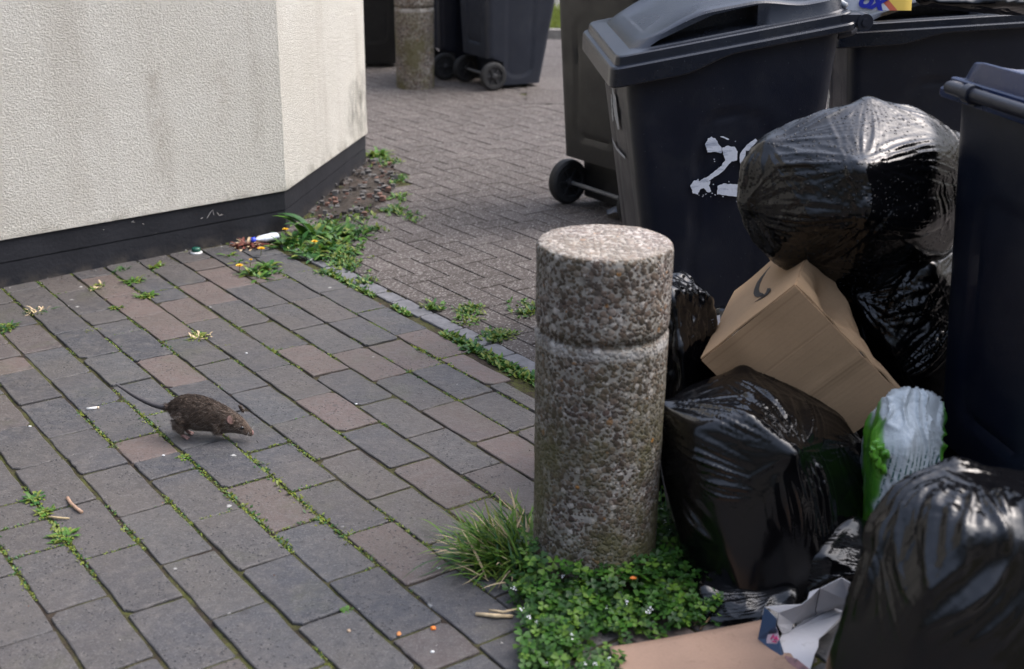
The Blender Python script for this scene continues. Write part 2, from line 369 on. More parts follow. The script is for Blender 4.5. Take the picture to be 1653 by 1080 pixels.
BIN_ = None
def blocked(p, r=.05):
    global BIN_
    if BIN_ is None: BIN_ = [W0 + Vector((-.08, .09, 0)), W1 + Vector((-.10, .06, 0)), W2 + Vector((-.12, -.02, 0)), W3, W4]
    return inpoly(p, BIN_) or (p - Vector((.2, 2.64, 0))).length < .12
anch = {0: -2.55, 1: -2.737, 2: -2.61, 3: -2.765, 4: -2.603, 5: -2.773, 6: -2.62, 7: -2.746, 8: -3.18, 9: -3.33, 10: -3.33, 11: -3.37}
PB = Blocks(); joints = []
row = -14
while row <= 11:
    v0 = .597 + .1412 * row; v1 = v0 + .1318 + random.uniform(-.0012, .0012)
    v0 += random.uniform(-.001, .001)
    u = anch.get(row, -2.6 - .145 * (row % 2) + random.uniform(-.03, .03)); u -= .2885 * 14
    joints.append(('r', v0 - .005, row))
    while u < .4:
        L = .2885 + random.uniform(-.004, .004) if row not in anch else .2885
        cuts = [(u, u + L)]
        if random.random() < .09: c = u + L * random.uniform(.42, .58); cuts = [(u, c), (c, u + L)]
        for a, c in cuts:
            ctr = UV((a + c) / 2, (v0 + v1) / 2)
            e1 = max(v1, v1)
            if row == 11 and -3.55 < (a + c) / 2: e1 = v0 + .130 - max(0, min(.075, ((a + c) / 2 + 3.55) * .12))
            if not blocked(ctr):
                q = random.random()
                t = random.uniform(.0, .6) if q < .60 else random.uniform(.6, .8) if q < .80 else random.uniform(.8, 1.0)
                PB.block(a + .0042, c - .0042, v0, e1, t)
                joints.append(('c', c, v0, v1))
        u += L
    row += 1
tag(PB.build('brick_paving', MAT['paver']), kind='structure')
# thin edging course along the boundary
PB = Blocks()
u = -5.4
while u < .6:
    L = random.choice((.19, .21, .12, .20))
    if not blocked(UV(u + L / 2, 2.34)):
        PB.block(u + .004, u + L - .004, 2.318 + (.012 if u > -3.6 else 0), 2.388 + (.006 if u > -3.6 else 0), random.choice((.55, .6, .62, .9)), zj=.0008, z=.002)
    u += L
tag(PB.build('edging_course', simple('pale worn edging brick', (.105, .105, .112), .7, .35, 22, .002)), kind='structure')

HB = Blocks(); a = .1035
def inhb(p, v):
    return v > 2.40 and not blocked(p) and not inpoly(p, SOIL) and p.y < (9.0 if p.x > .1 else 12.8) and p.x < 4.5
NN = 120
for i in range(-NN, NN):
    for j in range(-10, NN):
        # classic single herringbone: horizontal block at (i,j) where (i-j)%4==0, vertical where (i-j)%4==3
        k4 = (i - j) % 4
        if k4 == 0: u0, u1, v0, v1 = i * a, (i + 2) * a, j * a, (j + 1) * a
        elif k4 == 3: u0, u1, v0, v1 = i * a, (i + 1) * a, j * a, (j + 2) * a
        else: continue
        u0 -= 3; u1 -= 3; v0 += 2.38; v1 += 2.38
        if v1 < 2.43: continue
        v0 = max(v0, 2.396); cv = (v0 + v1) / 2; p = UV((u0 + u1) / 2, cv)
        if inhb(p, 3): HB.block(u0 + .0026, u1 - .0026, v0 + .0026, v1 - .0026, random.random(), .0004, .0035, .0012, 1)
tag(HB.build('herringbone_paving', MAT['block']), kind='structure')

# concrete slab path and grass verge far back
SL = Blocks()
for i in range(-16, 22):
    for j in range(0, 7):
        u0, v0 = i * .62, j * .62
        x0, y0 = -5 + i * .0, 0
        c = Vector((-5.8 + (i + 16) * .62, 9.34 + j * .62, 0))
        if inpoly(c, BUILD) or c.y > 12.9 or c.x < .4: continue
        # slabs are square to the world here: reuse the block builder through its own axes
        SL.b.box((c.x, c.y, -.012), (.3075, .3075, .015 + random.uniform(-.001, .001))); SL.t += [random.random()] * 8
tag(SL.build('slab_path', MAT['block']), kind='structure')
kb = MB(); kb.box((3, 12.95, .02), (9, .06, .06)); tag(kb.build('kerb', simple('kerb concrete', (.20, .185, .165), .85, .2, 20, .002)), kind='structure')
vb = MB(); vb.add([(-9, 13.02, .03), (15, 13.02, .03), (15, 40, .06), (-9, 40, .06)], [(0, 1, 2, 3)])
tag(vb.build('verge', simple('verge rubble soil', (.13, .125, .115), .95, .4, 6, .01)), kind='structure')
gb = MB()
for _ in range(9000):
    cx, cy = random.choice(((.30, 14.0), (.62, 13.9), (.45, 14.6), (.2, 15.5), (1.2, 14.5), (-.6, 14.4), (.55, 13.35)))
    x, y = random.gauss(cx, .14), random.gauss(cy, .22)
    if y < 13.1: continue
    h = random.uniform(.03, .09); an = random.uniform(0, 6.3); dx, dy = math.cos(an) * .012, math.sin(an) * .012; lx, ly = random.uniform(-.04, .04), random.uniform(-.04, .04)
    gb.add([(x - dx, y - dy, .035), (x + dx, y + dy, .035), (x + lx, y + ly, .035 + h)], [(0, 1, 2)])
tag(gb.build('grass', MAT['leaf3']), kind='stuff')

# soil mound beside the wall
sb = MB(); n = 46; xs = [p.x for p in SOIL]; ys = [p.y for p in SOIL]; x0, x1, y0, y1 = min(xs) - .06, max(xs) + .02, min(ys), max(ys)
vs = []
for j in range(n + 1):
    for i in range(n + 1):
        x = x0 + (x1 - x0) * i / n; y = y0 + (y1 - y0) * j / n
        ins = inpoly(Vector((x, y, 0)), SOIL)
        d = min(((Vector((x, y, 0)) - SOIL[q]) - (SOIL[(q + 1) % len(SOIL)] - SOIL[q]) * max(0, min(1, (Vector((x, y, 0)) - SOIL[q]).dot(SOIL[(q + 1) % len(SOIL)] - SOIL[q]) / (SOIL[(q + 1) % len(SOIL)] - SOIL[q]).length_squared))).length for q in range(len(SOIL)))
        hh = (min(d, .12) / .12 * .022 if ins else -min(d, .05) * .6)
        hh += .012 * mnoise.noise((x * 13, y * 13, 1)) + .009 * mnoise.noise((x * 34, y * 34, 2))
        vs.append((x, y, -.004 + hh))
sb.add(vs, [(j * (n + 1) + i, j * (n + 1) + i + 1, (j + 1) * (n + 1) + i + 1, (j + 1) * (n + 1) + i) for j in range(n) for i in range(n)])
tag(sb.build('soil', MAT['soil'], smooth=True), kind='structure')
rb = MB(); rnd = random.Random(44)
for _ in range(420):
    q = Vector((rnd.uniform(x0, x1), rnd.uniform(y0, y1), 0))
    if not inpoly(q, SOIL): continue
    s_c = rnd.choice((.004, .006, .009, .014)) * rnd.uniform(.7, 1.3); q.z = .012 + .4 * s_c
    P8 = [q + Vector((sx * rnd.uniform(.5, 1) * s_c, sy * rnd.uniform(.5, 1) * s_c, sz * rnd.uniform(.4, .8) * s_c)) for sz in (-1, 1) for sy in (-1, 1) for sx in (-1, 1)]
    rb.add(P8, [(0, 2, 3, 1), (4, 5, 7, 6), (0, 1, 5, 4), (2, 6, 7, 3), (0, 4, 6, 2), (1, 3, 7, 5)], rnd.choice((0, 0, 1, 2)))
tag(rb.build('rubble', [simple('grey rubble', (.10, .095, .09), .9, .4, 60), simple('brick rubble', (.14, .075, .055), .9, .3, 60), simple('dark clod', (.03, .024, .02), .95, .4, 60)]), kind='stuff')

# ------------------------------------------------------------------ rendered building corner
bd = tag(empty('building', (0, 0, 0)), 'cream roughcast building corner with black painted plinth', 'building')
def offs(poly, d):
    out = []; n = len(poly)
    for i in range(n):
        p0, p1, p2 = poly[i - 1], poly[i], poly[(i + 1) % n]
        e1 = (p1 - p0).normalized(); e2 = (p2 - p1).normalized(); n1 = Vector((e1.y, -e1.x, 0)); n2 = Vector((e2.y, -e2.x, 0))
        m = (n1 + n2).normalized(); out.append(p1 + m * (d / max(.3, m.dot(n1))))
    return out
zt = [.205, .1876, .165, .165, .165]
def prism(mb, poly, zb, zt_, mi=0):
    n = len(poly); vs = [Vector((p.x, p.y, z)) for p, z in zip(poly, zb)] + [Vector((p.x, p.y, z)) for p, z in zip(poly, zt_)]
    mb.add(vs, [(i, (i + 1) % n, n + (i + 1) % n, n + i) for i in range(n)] + [tuple(range(n))[::-1], tuple(range(n, 2 * n))], mi)
wb = MB(); top = [3.2] * 5
o10, o14 = offs(BUILD, .010), offs(BUILD, .012)
n5 = 5
rings = [[Vector((p.x, p.y, z)) for p, z in zip(offs(BUILD, -.01), zt)], [Vector((p.x, p.y, z)) for p, z in zip(o14, zt)],
         [Vector((p.x, p.y, z + .012)) for p, z in zip(o14, zt)], [Vector((p.x, p.y, z + .05)) for p, z in zip(o10, zt)], [Vector((p.x, p.y, 3.2)) for p in o10]]
wb.loft(rings); me = wb.mesh('wall'); fixnormals(me); wall = link('wall', me, MAT['stucco'], bd)
pb = MB(); prism(pb, BUILD, [-.02] * 5, [z * .49 for z in zt]); prism(pb, offs(BUILD, -.004), [z * .485 for z in zt], [z * .53 for z in zt]); prism(pb, offs(BUILD, .001), [z * .525 for z in zt], [z - .001 for z in zt])
me = pb.mesh('plinth'); fixnormals(me); plinth = link('plinth', me, MAT['plinth'], bd)
sc_mb = MB(); nW = Vector((.675, -.737, 0)).normalized()
def on_plinth(px, py): d = Vector(ray(px, py)); t = (W1 - Vector((0, 0, H))).dot(nW) / d.dot(nW); return Vector((0, 0, H)) + d * t + nW * .0015
for st_ in (((334, 352), (339, 343), (343, 339), (345, 347)), ((350, 343), (354, 348), (359, 346)), ((324, 353), (327, 351)), ((214, 358), (217, 359)), ((230, 361), (232, 362)), ((166, 370), (168, 371)), ((212, 359), (215, 356))):
    sc_mb = MB(); sc_mb.tube([on_plinth(*q) for q in st_], .0013, 5); sc_mb.build('scratch', MAT.setdefault('chip', simple('chipped paint', (.30, .29, .28), .8)), plinth)

# ------------------------------------------------------------------ bollards
def bollard(name, loc, label, R0=.149, H0=.791, zg=.598, rz=0.0):
    prof = [(0, -.05), (R0 * .965, -.05), (R0 * .975, .25), (R0 * .995, zg - .014), (R0 * .985, zg - .008), (R0 * .945, zg - .006), (R0 * .94, zg + .004), (R0 * .985, zg + .008), (R0 * .995, zg + .02), (R0, H0 - .012), (R0 * .985, H0 - .004), (R0 * .955, H0), (R0 * .5, H0 + .003), (0, H0 + .004)]
    pr = []
    for (r0, z0), (r1, z1) in zip(prof, prof[1:]):
        m = max(1, int(math.hypot(r1 - r0, z1 - z0) / .02))
        pr += [(r0 + (r1 - r0) * k / m, z0 + (z1 - z0) * k / m) for k in range(m)]
    pr.append(prof[-1]); N = 96
    mb = MB(); rings = []
    for r, z in pr:
        ring = []
        for k in range(N):
            a_ = 2 * math.pi * k / N; q = .0016 * mnoise.noise((math.cos(a_) * 6, math.sin(a_) * 6, z * 14 + loc[0])) + .0012 * mnoise.noise((math.cos(a_) * 22, math.sin(a_) * 22, z * 60))
            ring.append(Vector(((r + q) * math.cos(a_), (r + q) * math.sin(a_), z + (q * .8 if r < R0 * .97 and z > .7 else 0))))
        rings.append(ring)
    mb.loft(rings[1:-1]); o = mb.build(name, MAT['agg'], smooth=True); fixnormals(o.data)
    o.location = loc; o.rotation_euler.z = rz
    return tag(o, label, 'bollard', 'exposed aggregate concrete bollards')
bollard('bollard', (.2, 2.66, 0), 'large pebbled concrete bollard in the foreground beside the clover patch')
bollard('bollard', (-.755, 9.75, 0), 'smaller-looking pebbled concrete bollard far back in front of the distant bins', rz=1.3)

# ------------------------------------------------------------------ wheelie bins
def rrect(hw, y0, y1, r, z, n=12, zf=None):
    """rounded rectangle ring, |x|<=hw, y0..y1, with extra points along the straights"""
    hd = (y1 - y0) / 2; cy = (y0 + y1) / 2; pts = []
    cs = [(hw - r, hd - r, 0), (-(hw - r), hd - r, 90), (-(hw - r), -(hd - r), 180), (hw - r, -(hd - r), 270)]
    for i, (cx_, cy_, a0) in enumerate(cs):
        for k in range(6):
            t = R(a0 + 90 * k / 5); pts.append((cx_ + r * math.cos(t), cy + cy_ + r * math.sin(t)))
        nx = cs[(i + 1) % 4]; p0 = pts[-1]; t = R(nx[2]); p1 = (nx[0] + r * math.cos(t), cy + nx[1] + r * math.sin(t))
        for k in range(1, n): pts.append((p0[0] + (p1[0] - p0[0]) * k / n, p0[1] + (p1[1] - p0[1]) * k / n))
    return [Vector((x, y, zf(x, y) if zf else z)) for x, y in pts]
BD, BT = .66, .955      # body depth at the rim, front rim height
def rimz(y): return BT + .118 * (1 - y / BD)
def bin_body():
    mb = MB(); rings = []; NZ = 60
    for q in range(NZ + 1):
        t = q / NZ
        hw = .215 + .060 * t; yf = .50 + .155 * t; yr = .04 - .04 * t; z0 = .03 + (BT - .03) * t
        ring = rrect(hw, yr, yf, .045, 0, 26)
        out = []
        for p in ring:
            z = .03 + (rimz(p.y) - .03) * t
            x, y = p.x, p.y
            if z < .235 and y < .17:                       # wheel recess at the foot of the rear
                k = min(1, (.235 - z) / .03); y = max(y, y + (.165 - y) * k); 
            # shallow grooves: rounded panels on the flanks and on the back
            def groove(a_, b_, ca, cb, ha, hb, r):
                da, db = abs(a_ - ca) - (ha - r), abs(b_ - cb) - (hb - r)
                d = math.hypot(max(da, 0), max(db, 0)) + min(max(da, db), 0) - r
                return .007 * math.exp(-(d / .007) ** 2) + (.004 if d < 0 else 0)
            if abs(p.x) > hw - .01: x -= math.copysign(groove(p.y, z, .30, .46, .105, .36, .07), x)
            elif y < .05 and z > .3: y += groove(p.x, z, 0, .60, .13, .26, .05)
            elif p.y > yf - .01: y -= .5 * groove(p.x, z, 0, .50, .12, .28, .05)
            out.append(Vector((x, y, z)))
        rings.append(out)
    # rim lip outwards then inside
    last = rings[-1]; cx_ = Vector((0, BD / 2, 0))
    def grow(r, d, dz): return [Vector((p.x + math.copysign(min(abs(p.x), d), p.x) if abs(p.x) > .05 else p.x, p.y + math.copysign(d, p.y - BD / 2) if abs(p.y - BD / 2) > BD / 2 - .06 else p.y, p.z + dz)) for p in r]
    rings += [grow(last, .018, -.012), grow(last, .020, .004), grow(last, -.004, .006), [Vector((p.x * .93, BD / 2 + (p.y - BD / 2) * .93, p.z - .05)) for p in last]]
    mb.loft(rings); me = mb.mesh('bin_body'); fixnormals(me); return me
def smoothstep(a_, b_, x): t = max(0, min(1, (x - a_) / (b_ - a_))); return t * t * (3 - 2 * t)
LID0, LID1 = -.035, BD + .045
def lid_dome(y):
    f = (LID1 - y) / (LID1 - LID0)                          # 0 front, 1 hinge
    return .012 + .060 * smoothstep(.06, .42, f) - .034 * smoothstep(.58, .82, f) + .008 * smoothstep(.88, 1, f)
def bin_lid():
    mb = MB(); dz = lambda y: rimz(y) + .008
    def zf(h, dome=0.0): return lambda x, y: dz(y) + h + dome * lid_dome(y)
    def skirt(x, y):
        f = (LID1 - y) / (LID1 - LID0); return dz(y) - (.020 + .034 * (1 - smoothstep(.28, .52, f)))
    N = 24
    rings = [rrect(.285, LID0 + .01, LID1 - .01, .03, 0, N, lambda x, y: skirt(x, y) + .012), rrect(.303, LID0 + .002, LID1 - .002, .035, 0, N, skirt), rrect(.305, LID0, LID1, .035, 0, N, lambda x, y: skirt(x, y) + .004),
             rrect(.304, LID0, LID1, .035, 0, N, zf(-.002)), rrect(.300, LID0 + .004, LID1 - .004, .034, 0, N, zf(.003)), rrect(.288, LID0 + .012, LID1 - .016, .032, 0, N, zf(.004)),
             rrect(.285, LID0 + .014, LID1 - .019, .03, 0, N, zf(.026)), rrect(.281, LID0 + .018, LID1 - .023, .03, 0, N, zf(.0295)), rrect(.262, LID0 + .02, LID1 - .070, .05, 0, N, zf(.030)),
             rrect(.259, LID0 + .021, LID1 - .074, .06, 0, N, zf(.034)), rrect(.250, LID0 + .024, LID1 - .088, .075, 0, N, zf(.030, .93)), rrect(.243, LID0 + .026, LID1 - .098, .08, 0, N, zf(.031, 1)), rrect(.225, LID0 + .03, LID1 - .115, .08, 0, N, zf(.033, 1.02)),
             rrect(.205, LID0 + .034, LID1 - .13, .08, 0, N, zf(.027, .96)), rrect(.12, LID0 + .1, LID1 - .22, .06, 0, N, zf(.035, .93)), rrect(.03, LID0 + .28, LID1 - .33, .02, 0, N, zf(.038, .93))]
    mb.loft(rings); me = mb.mesh('lid'); fixnormals(me)
    cut = MB()
    for s in (-1, 1):
        f2y = lambda f: LID1 - f * (LID1 - LID0)
        prof = []
        for f, zz in ((.17, .0345), (.58, .0345), (.60, .040), (.60, .88), (.50, .86), (.42, .82), (.34, .70), (.26, .62), (.20, .55), (.17, .3)):
            y = f2y(f); h = .0345 if zz < .05 and zz <= .0345 else (.036 if zz == .040 else .030 + lid_dome(y) * zz)
            prof.append((y, dz(y) + max(h, .0345)))
        r1 = [Vector((s * .35, y, z)) for y, z in prof]; r2 = [Vector((s * .15, y, z)) for y, z in prof]
        cut.loft([r1, r2])
    cm = cut.mesh('cut'); fixnormals(cm)
    lo = bpy.data.objects.new('tmp_l', me); co = bpy.data.objects.new('tmp_c', cm); col.objects.link(lo); col.objects.link(co)
    md = lo.modifiers.new('b', 'BOOLEAN'); md.operation = 'DIFFERENCE'; md.object = co; md.solver = 'EXACT'
    out = bpy.data.meshes.new_from_object(lo.evaluated_get(bpy.context.evaluated_depsgraph_get()))
    bpy.data.objects.remove(lo); bpy.data.objects.remove(co)
    return out
def wheel_mesh():
    mb = MB(); N = 40; W = .052; prof = [(.066, -.020), (.070, -.026), (.092, -.026), (.102, -.018), (.106, 0), (.102, .018), (.092, .026), (.070, .026), (.066, .020)]
    rings = [[Vector((w, r * math.cos(2 * math.pi * k / N), r * math.sin(2 * math.pi * k / N))) for k in range(N)] for r, w in prof]
    mb.loft(rings + [rings[0]], caps=False); me = mb.mesh('tyre'); fixnormals(me)
    h = MB(); h.loft([[Vector((w, r * math.cos(2 * math.pi * k / N), r * math.sin(2 * math.pi * k / N))) for k in range(N)] for r, w in ((.067, -.012), (.067, .012))])
    for s in (-1, 1):
        h.loft([[Vector((s * w, r * math.cos(2 * math.pi * k / 20), r * math.sin(2 * math.pi * k / 20))) for k in range(20)] for r, w in ((.024, .010), (.024, .030), (.014, .034))])
        for k in range(6):
            a_ = math.pi * k / 3; rot = Matrix.Rotation(a_, 3, 'X'); h.box(rot @ Vector((s * .016, .044, 0)), (.006, .024, .006), rot)
    me2 = h.mesh('hub'); fixnormals(me2); return me, me2
ME_BODY, ME_LID = bin_body(), bin_lid(); ME_TYRE, ME_HUB = wheel_mesh()
hmb = MB(); hz = rimz(0) - .035
hmb.tube([(-.215, -.005, hz), (-.215, -.040, hz + .008), (-.205, -.055, hz + .010), (.205, -.055, hz + .010), (.215, -.040, hz + .008), (.215, -.005, hz)], .0145, 12)
for x in (-.12, .12): hmb.tube([(x - .012, -.055, hz + .010), (x + .012, -.055, hz + .010)], .021, 12); hmb.box((x, -.02, hz), (.010, .03, .016))
ME_HANDLE = hmb.mesh('handle')
ME_KNOBS = []
for x in (-.27, .27):
    kmb = MB()
    kmb.tube([(x - .022, LID0 - .022, rimz(0) + .012), (x + .022, LID0 - .022, rimz(0) + .012)], .024, 20)
    kmb.tube([(x - .026, LID0 - .022, rimz(0) + .012), (x + .026, LID0 - .022, rimz(0) + .012)], .011, 16)
    kmb.box((x, LID0 + .012, rimz(0) + .018), (.018, .036, .015)); ME_KNOBS.append(kmb.mesh('hinge'))
axm = MB(); axm.tube([(-.235, .075, .105), (.235, .075, .105)], .010, 12); ME_AXLE = axm.mesh('axle')
def matcopy(me, mat):
    m = me.copy(); m.materials.clear(); m.materials.append(mat); return m
def wheelie_bin(loc, az, label, body='bin', lid='binlid', lid_open=None, lean=(0, 0), scale=1.0):
    """az: direction (from +Y, towards +X, degrees) the front of the bin faces"""
    t = tag(empty('wheelie_bin', loc, -R(az)), label, 'wheelie bin', 'wheelie bins around the block paving')
    t.rotation_mode = 'XYZ'; t.rotation_euler = (R(lean[0]), R(lean[1]), -R(az)); t.scale = scale if isinstance(scale, tuple) else (scale,) * 3
    def part(name, me, mat, parent=t, ang=32):
        o = bpy.data.objects.new(name, matcopy(me, mat)); col.objects.link(o); o.parent = parent; autosmooth(o, ang); return o
    bo = part('body', ME_BODY, MAT[body], ang=50)
    l = part('lid', ME_LID, MAT[lid], ang=28); [part('hinge', q_, MAT[body], l) for q_ in ME_KNOBS]
    if lid_open is not None:
        piv = Vector((0, LID0 - .022, rimz(0) + .012)); mt = Matrix.Translation(piv) @ Matrix.Rotation(R(lid_open), 4, 'X') @ Matrix.Translation(-piv); l.matrix_local = mt
    part('handle', ME_HANDLE, MAT[body]); part('axle', ME_AXLE, MAT['steel'])
    for x in (-.232, .232):
        w = part('wheel', ME_TYRE, MAT['rubber']); w.location = (x, .075, .106); part('hub', ME_HUB, MAT['hub'], w)
    return t
# the bin with the painted number: front to the left, flank to the camera
def front_dir(az): return Vector((math.sin(R(az)), math.cos(R(az)), 0))
main_bin = wheelie_bin((.955, 4.26, 0), -95, 'charcoal bin with a white painted number on its flank, lid closed, behind the tall bollard', lean=(0, -3.2), scale=(1.10, 1.0, 1.06))
bin_b = wheelie_bin((.357, 5.89, 0), 56, 'black bin with its back and wheels towards the camera, left of the numbered bin', 'binolive', 'binolive', scale=(1.16, 1.0, 1.06))
bin_c = wheelie_bin((1.84, 4.96, 0), -86, 'charcoal bin at upper right carrying a printed packet and a black bag on its lid', 'bin', 'binlid', lean=(5, 0), scale=(1.0, 1.05, .985))
bin_d = wheelie_bin((1.065, 2.64, 0), 80, 'blue lidded dark bin at the right edge with its handle towards the pile', 'bin', 'blue', scale=(1.10, 1.0, 1.0))
for ch in list(bin_d.children):
    if ch.name.startswith('handle'): ch.location = (0, -.002, .052)
    if ch.name.startswith('lid'):
        for q_ in list(ch.children): bpy.data.objects.remove(q_)
bin_e = wheelie_bin((-.335, 9.78, 0), 62, 'navy flanked bin far back with a wheel towards the camera, beside the path', 'binnavy', 'binlid')
bin_f = wheelie_bin((-.70, 10.30, 0), 70, 'dark bin far back, half hidden between far bollard and navy bin', 'bin', 'binlid')
bin_g = wheelie_bin((-1.25, 11.25, 0), 172, 'black bin far back in the gap between building corner and far bollard', 'binolive', 'binlid')

# ------------------------------------------------------------------ black bags: film draped over lumpy contents, settled by a cloth run
def hull_planes(P, floor=.2):
    bm = bmesh.new(); c = P.mean(0)
    for p in P - c: bm.verts.new(p)
    bmesh.ops.convex_hull(bm, input=bm.verts[:]); pl = []
    for f in bm.faces:
        f.normal_update(); n_ = np.array(f.normal); d = n_ @ np.array(f.calc_center_median())
        if d < 0: n_, d = -n_, -d
        pl.append((*n_, max(d, 1e-3)))
    bm.free(); return c, np.array(pl)
def shell(P, sub, kk=30, scale=None):
    P = np.array([tuple(p) for p in P], float); mid = (P.max(0) + P.min(0)) / 2; ext = (P.max(0) - P.min(0)) / 2
    c, pl = hull_planes((P - mid) / ext)
    bm = bmesh.new(); bmesh.ops.create_icosphere(bm, subdivisions=sub, radius=1)
    D = np.array([v.co for v in bm.verts]); q = (D @ pl[:, :3].T) / pl[:, 3]
    m = q.max(1); r = 1 / (m + np.log(np.exp(kk * (q - m[:, None])).sum(1)) / kk)
    V_ = (D * r[:, None] + c)
    V_ = V_ / np.abs(V_).max(0) * ext + mid if False else V_ * ext + mid
    for v, p in zip(bm.verts, V_): v.co = p
    return bm, P.min(0), P.max(0)
def settle(name, P, sub=5, kk=30, sim=True, frames=26, expand=.35, bend=.003, inner=.985, press=0.0, tens=20, seed=0):
    bm, lo, hi = shell(P, sub, kk); me = bpy.data.meshes.new(name); bm.to_mesh(me); bm.free()
    o = bpy.data.objects.new(name, me); col.objects.link(o)
    n_ = len(me.vertices); A = np.zeros(n_ * 3); me.vertices.foreach_get('co', A); A = A.reshape(-1, 3)
    if not sim:
        l2, h2 = A.min(0), A.max(0); A = lo + (A - l2) * ((hi - lo) / (h2 - l2)); me.vertices.foreach_set('co', A.ravel()); me.update(); return o
    # jostle the film a little so that it buckles unevenly
    im = me.copy(); c = bpy.data.objects.new('tmp_inner', im); col.objects.link(c); ctr = A.mean(0)
    B = ctr + (A - ctr) * inner; im.vertices.foreach_set('co', B.ravel()); im.update()
    J = np.array([mnoise.noise(Vector(p) * 16 + Vector((seed, 0, 0))) for p in A]); d = (A - ctr); d /= np.linalg.norm(d, axis=1)[:, None]
    A += d * (J * .0015)[:, None]; me.vertices.foreach_set('co', A.ravel()); me.update()
    c.modifiers.new('col', 'COLLISION'); c.collision.thickness_outer = .003; c.collision.cloth_friction = 12
    m = o.modifiers.new('cl', 'CLOTH'); s = m.settings
    s.quality = 4; s.mass = .05; s.tension_stiffness = tens; s.compression_stiffness = tens; s.shear_stiffness = 8; s.bending_stiffness = bend
    s.tension_damping = 2; s.air_damping = 2; s.shrink_min = -expand; s.shrink_max = -expand
    s.use_pressure = press != 0; s.uniform_pressure_force = press
    m.collision_settings.collision_quality = 2; m.collision_settings.distance_min = .003
    m.point_cache.frame_start = 1; m.point_cache.frame_end = frames
    for f in range(1, frames + 1): sc.frame_set(f)
    nm = bpy.data.meshes.new_from_object(o.evaluated_get(bpy.context.evaluated_depsgraph_get()))
    bpy.data.objects.remove(c); o.modifiers.clear(); o.data = nm; sc.frame_set(1)
    A = np.zeros(len(nm.vertices) * 3); nm.vertices.foreach_get('co', A); A = A.reshape(-1, 3)
    # fit the settled film back into the space the bag takes up
    l2, h2 = A.min(0), A.max(0); w = (hi - lo) / (h2 - l2); A = lo + (A - l2) * w
    nm.vertices.foreach_set('co', A.ravel()); nm.update(); nm.name = name
    return o
def creases(o, pokes, amp=.005, seed=0, Lr=(.13, .26)):
    """star folds running out from the points where the contents pull the film tight"""
    rng = np.random.default_rng(seed); me = o.data; n_ = len(me.vertices)
    A = np.zeros(n_ * 3); me.vertices.foreach_get('co', A); A = A.reshape(-1, 3); N_ = np.zeros(n_ * 3); me.vertices.foreach_get('normal', N_); N_ = N_.reshape(-1, 3)
    c = A.mean(0); up = np.where(N_[:, 2] > -.3)[0]
    
    Hh = np.zeros(n_)
    for p in pokes:
        p = np.array(tuple(p)); p = A[np.argmin(((A - p) ** 2).sum(1))].copy(); nn = p - c; nn /= np.linalg.norm(nn)
        t = np.cross(nn, [.3, .5, .8]); t /= np.linalg.norm(t); b_ = np.cross(nn, t); d = A - p; x = d @ t; y = d @ b_; r = np.sqrt((d ** 2).sum(1)); an = np.arctan2(y, x); L = rng.uniform(*Lr)
        wob = np.array([0.0])
        h = np.zeros(n_); an = an + .35 * np.sin(an * 2 + rng.uniform(0, 6)) + .25 * np.sin(an * 5 + rng.uniform(0, 6))
        for m, w_ in ((rng.integers(3, 7), 1.0), (rng.integers(7, 14), .7), (rng.integers(14, 25), .45), (rng.integers(26, 42), .28)):
            ph = rng.uniform(0, 6); sector = np.clip(.5 + np.sin(an * int(rng.integers(1, 4)) + rng.uniform(0, 6)) * .9, 0, 1)
            h += (1 - np.abs(np.sin(int(m) * an + ph + r * rng.uniform(-1.6, 1.6)))) ** 2.2 * w_ * sector
        Hh += h * np.exp(-(r / L) ** 2) * np.clip(r / .07, 0, 1) * amp
        Hh += .012 * np.exp(-(r / .028) ** 2)
    A += N_ * Hh[:, None]; me.vertices.foreach_set('co', A.ravel()); me.update()
def tension(o, pts, amp=.003, seed=0, width=.035, maxlen=.42):
    """sheaves of straight pulled folds between neighbouring tight points"""
    rng = np.random.default_rng(seed + 500); me = o.data; n_ = len(me.vertices)
    A = np.zeros(n_ * 3); me.vertices.foreach_get('co', A); A = A.reshape(-1, 3); N_ = np.zeros(n_ * 3); me.vertices.foreach_get('normal', N_); N_ = N_.reshape(-1, 3)
    Q = [A[np.argmin(((A - np.array(tuple(p))) ** 2).sum(1))] for p in pts]; Hh = np.zeros(n_)
    for i in range(len(Q)):
        for j in range(i + 1, len(Q)):
            d = Q[j] - Q[i]; L = np.linalg.norm(d)
            if L > maxlen or L < .06: continue
            d = d / L; r = A - Q[i]; t = (r @ d) / L; perp = r - np.outer(r @ d, d); side = np.cross(d, (Q[i] + Q[j]) / 2 - A.mean(0)); side /= np.linalg.norm(side) + 1e-9
            x = perp @ side; dist = np.linalg.norm(perp, axis=1); near = (t > 0) & (t < 1) & (dist < .16)
            if not near.any(): continue
            tt = np.clip(t, 0, 1); env = np.sin(np.pi * tt) ** .6; w = width * (.45 + env) * rng.uniform(.6, 1.4); spread = .25 + .75 * env; h = np.zeros(n_)
            for k in range(3):
                f = rng.uniform(70, 260) / 1.0; ph = rng.uniform(0, 6); h += (1 - np.abs(np.sin(x / spread * f * .5 + ph + .5 * np.sin(tt * rng.uniform(3, 9) + ph)))) ** 2.4 * (90 / f) ** .7 * rng.uniform(.4, 1)
            Hh += np.where(near, h * np.exp(-(x / w) ** 2) * env, 0) * amp * rng.uniform(.3, 1.1)
    A += N_ * Hh[:, None]; me.vertices.foreach_set('co', A.ravel()); me.update()
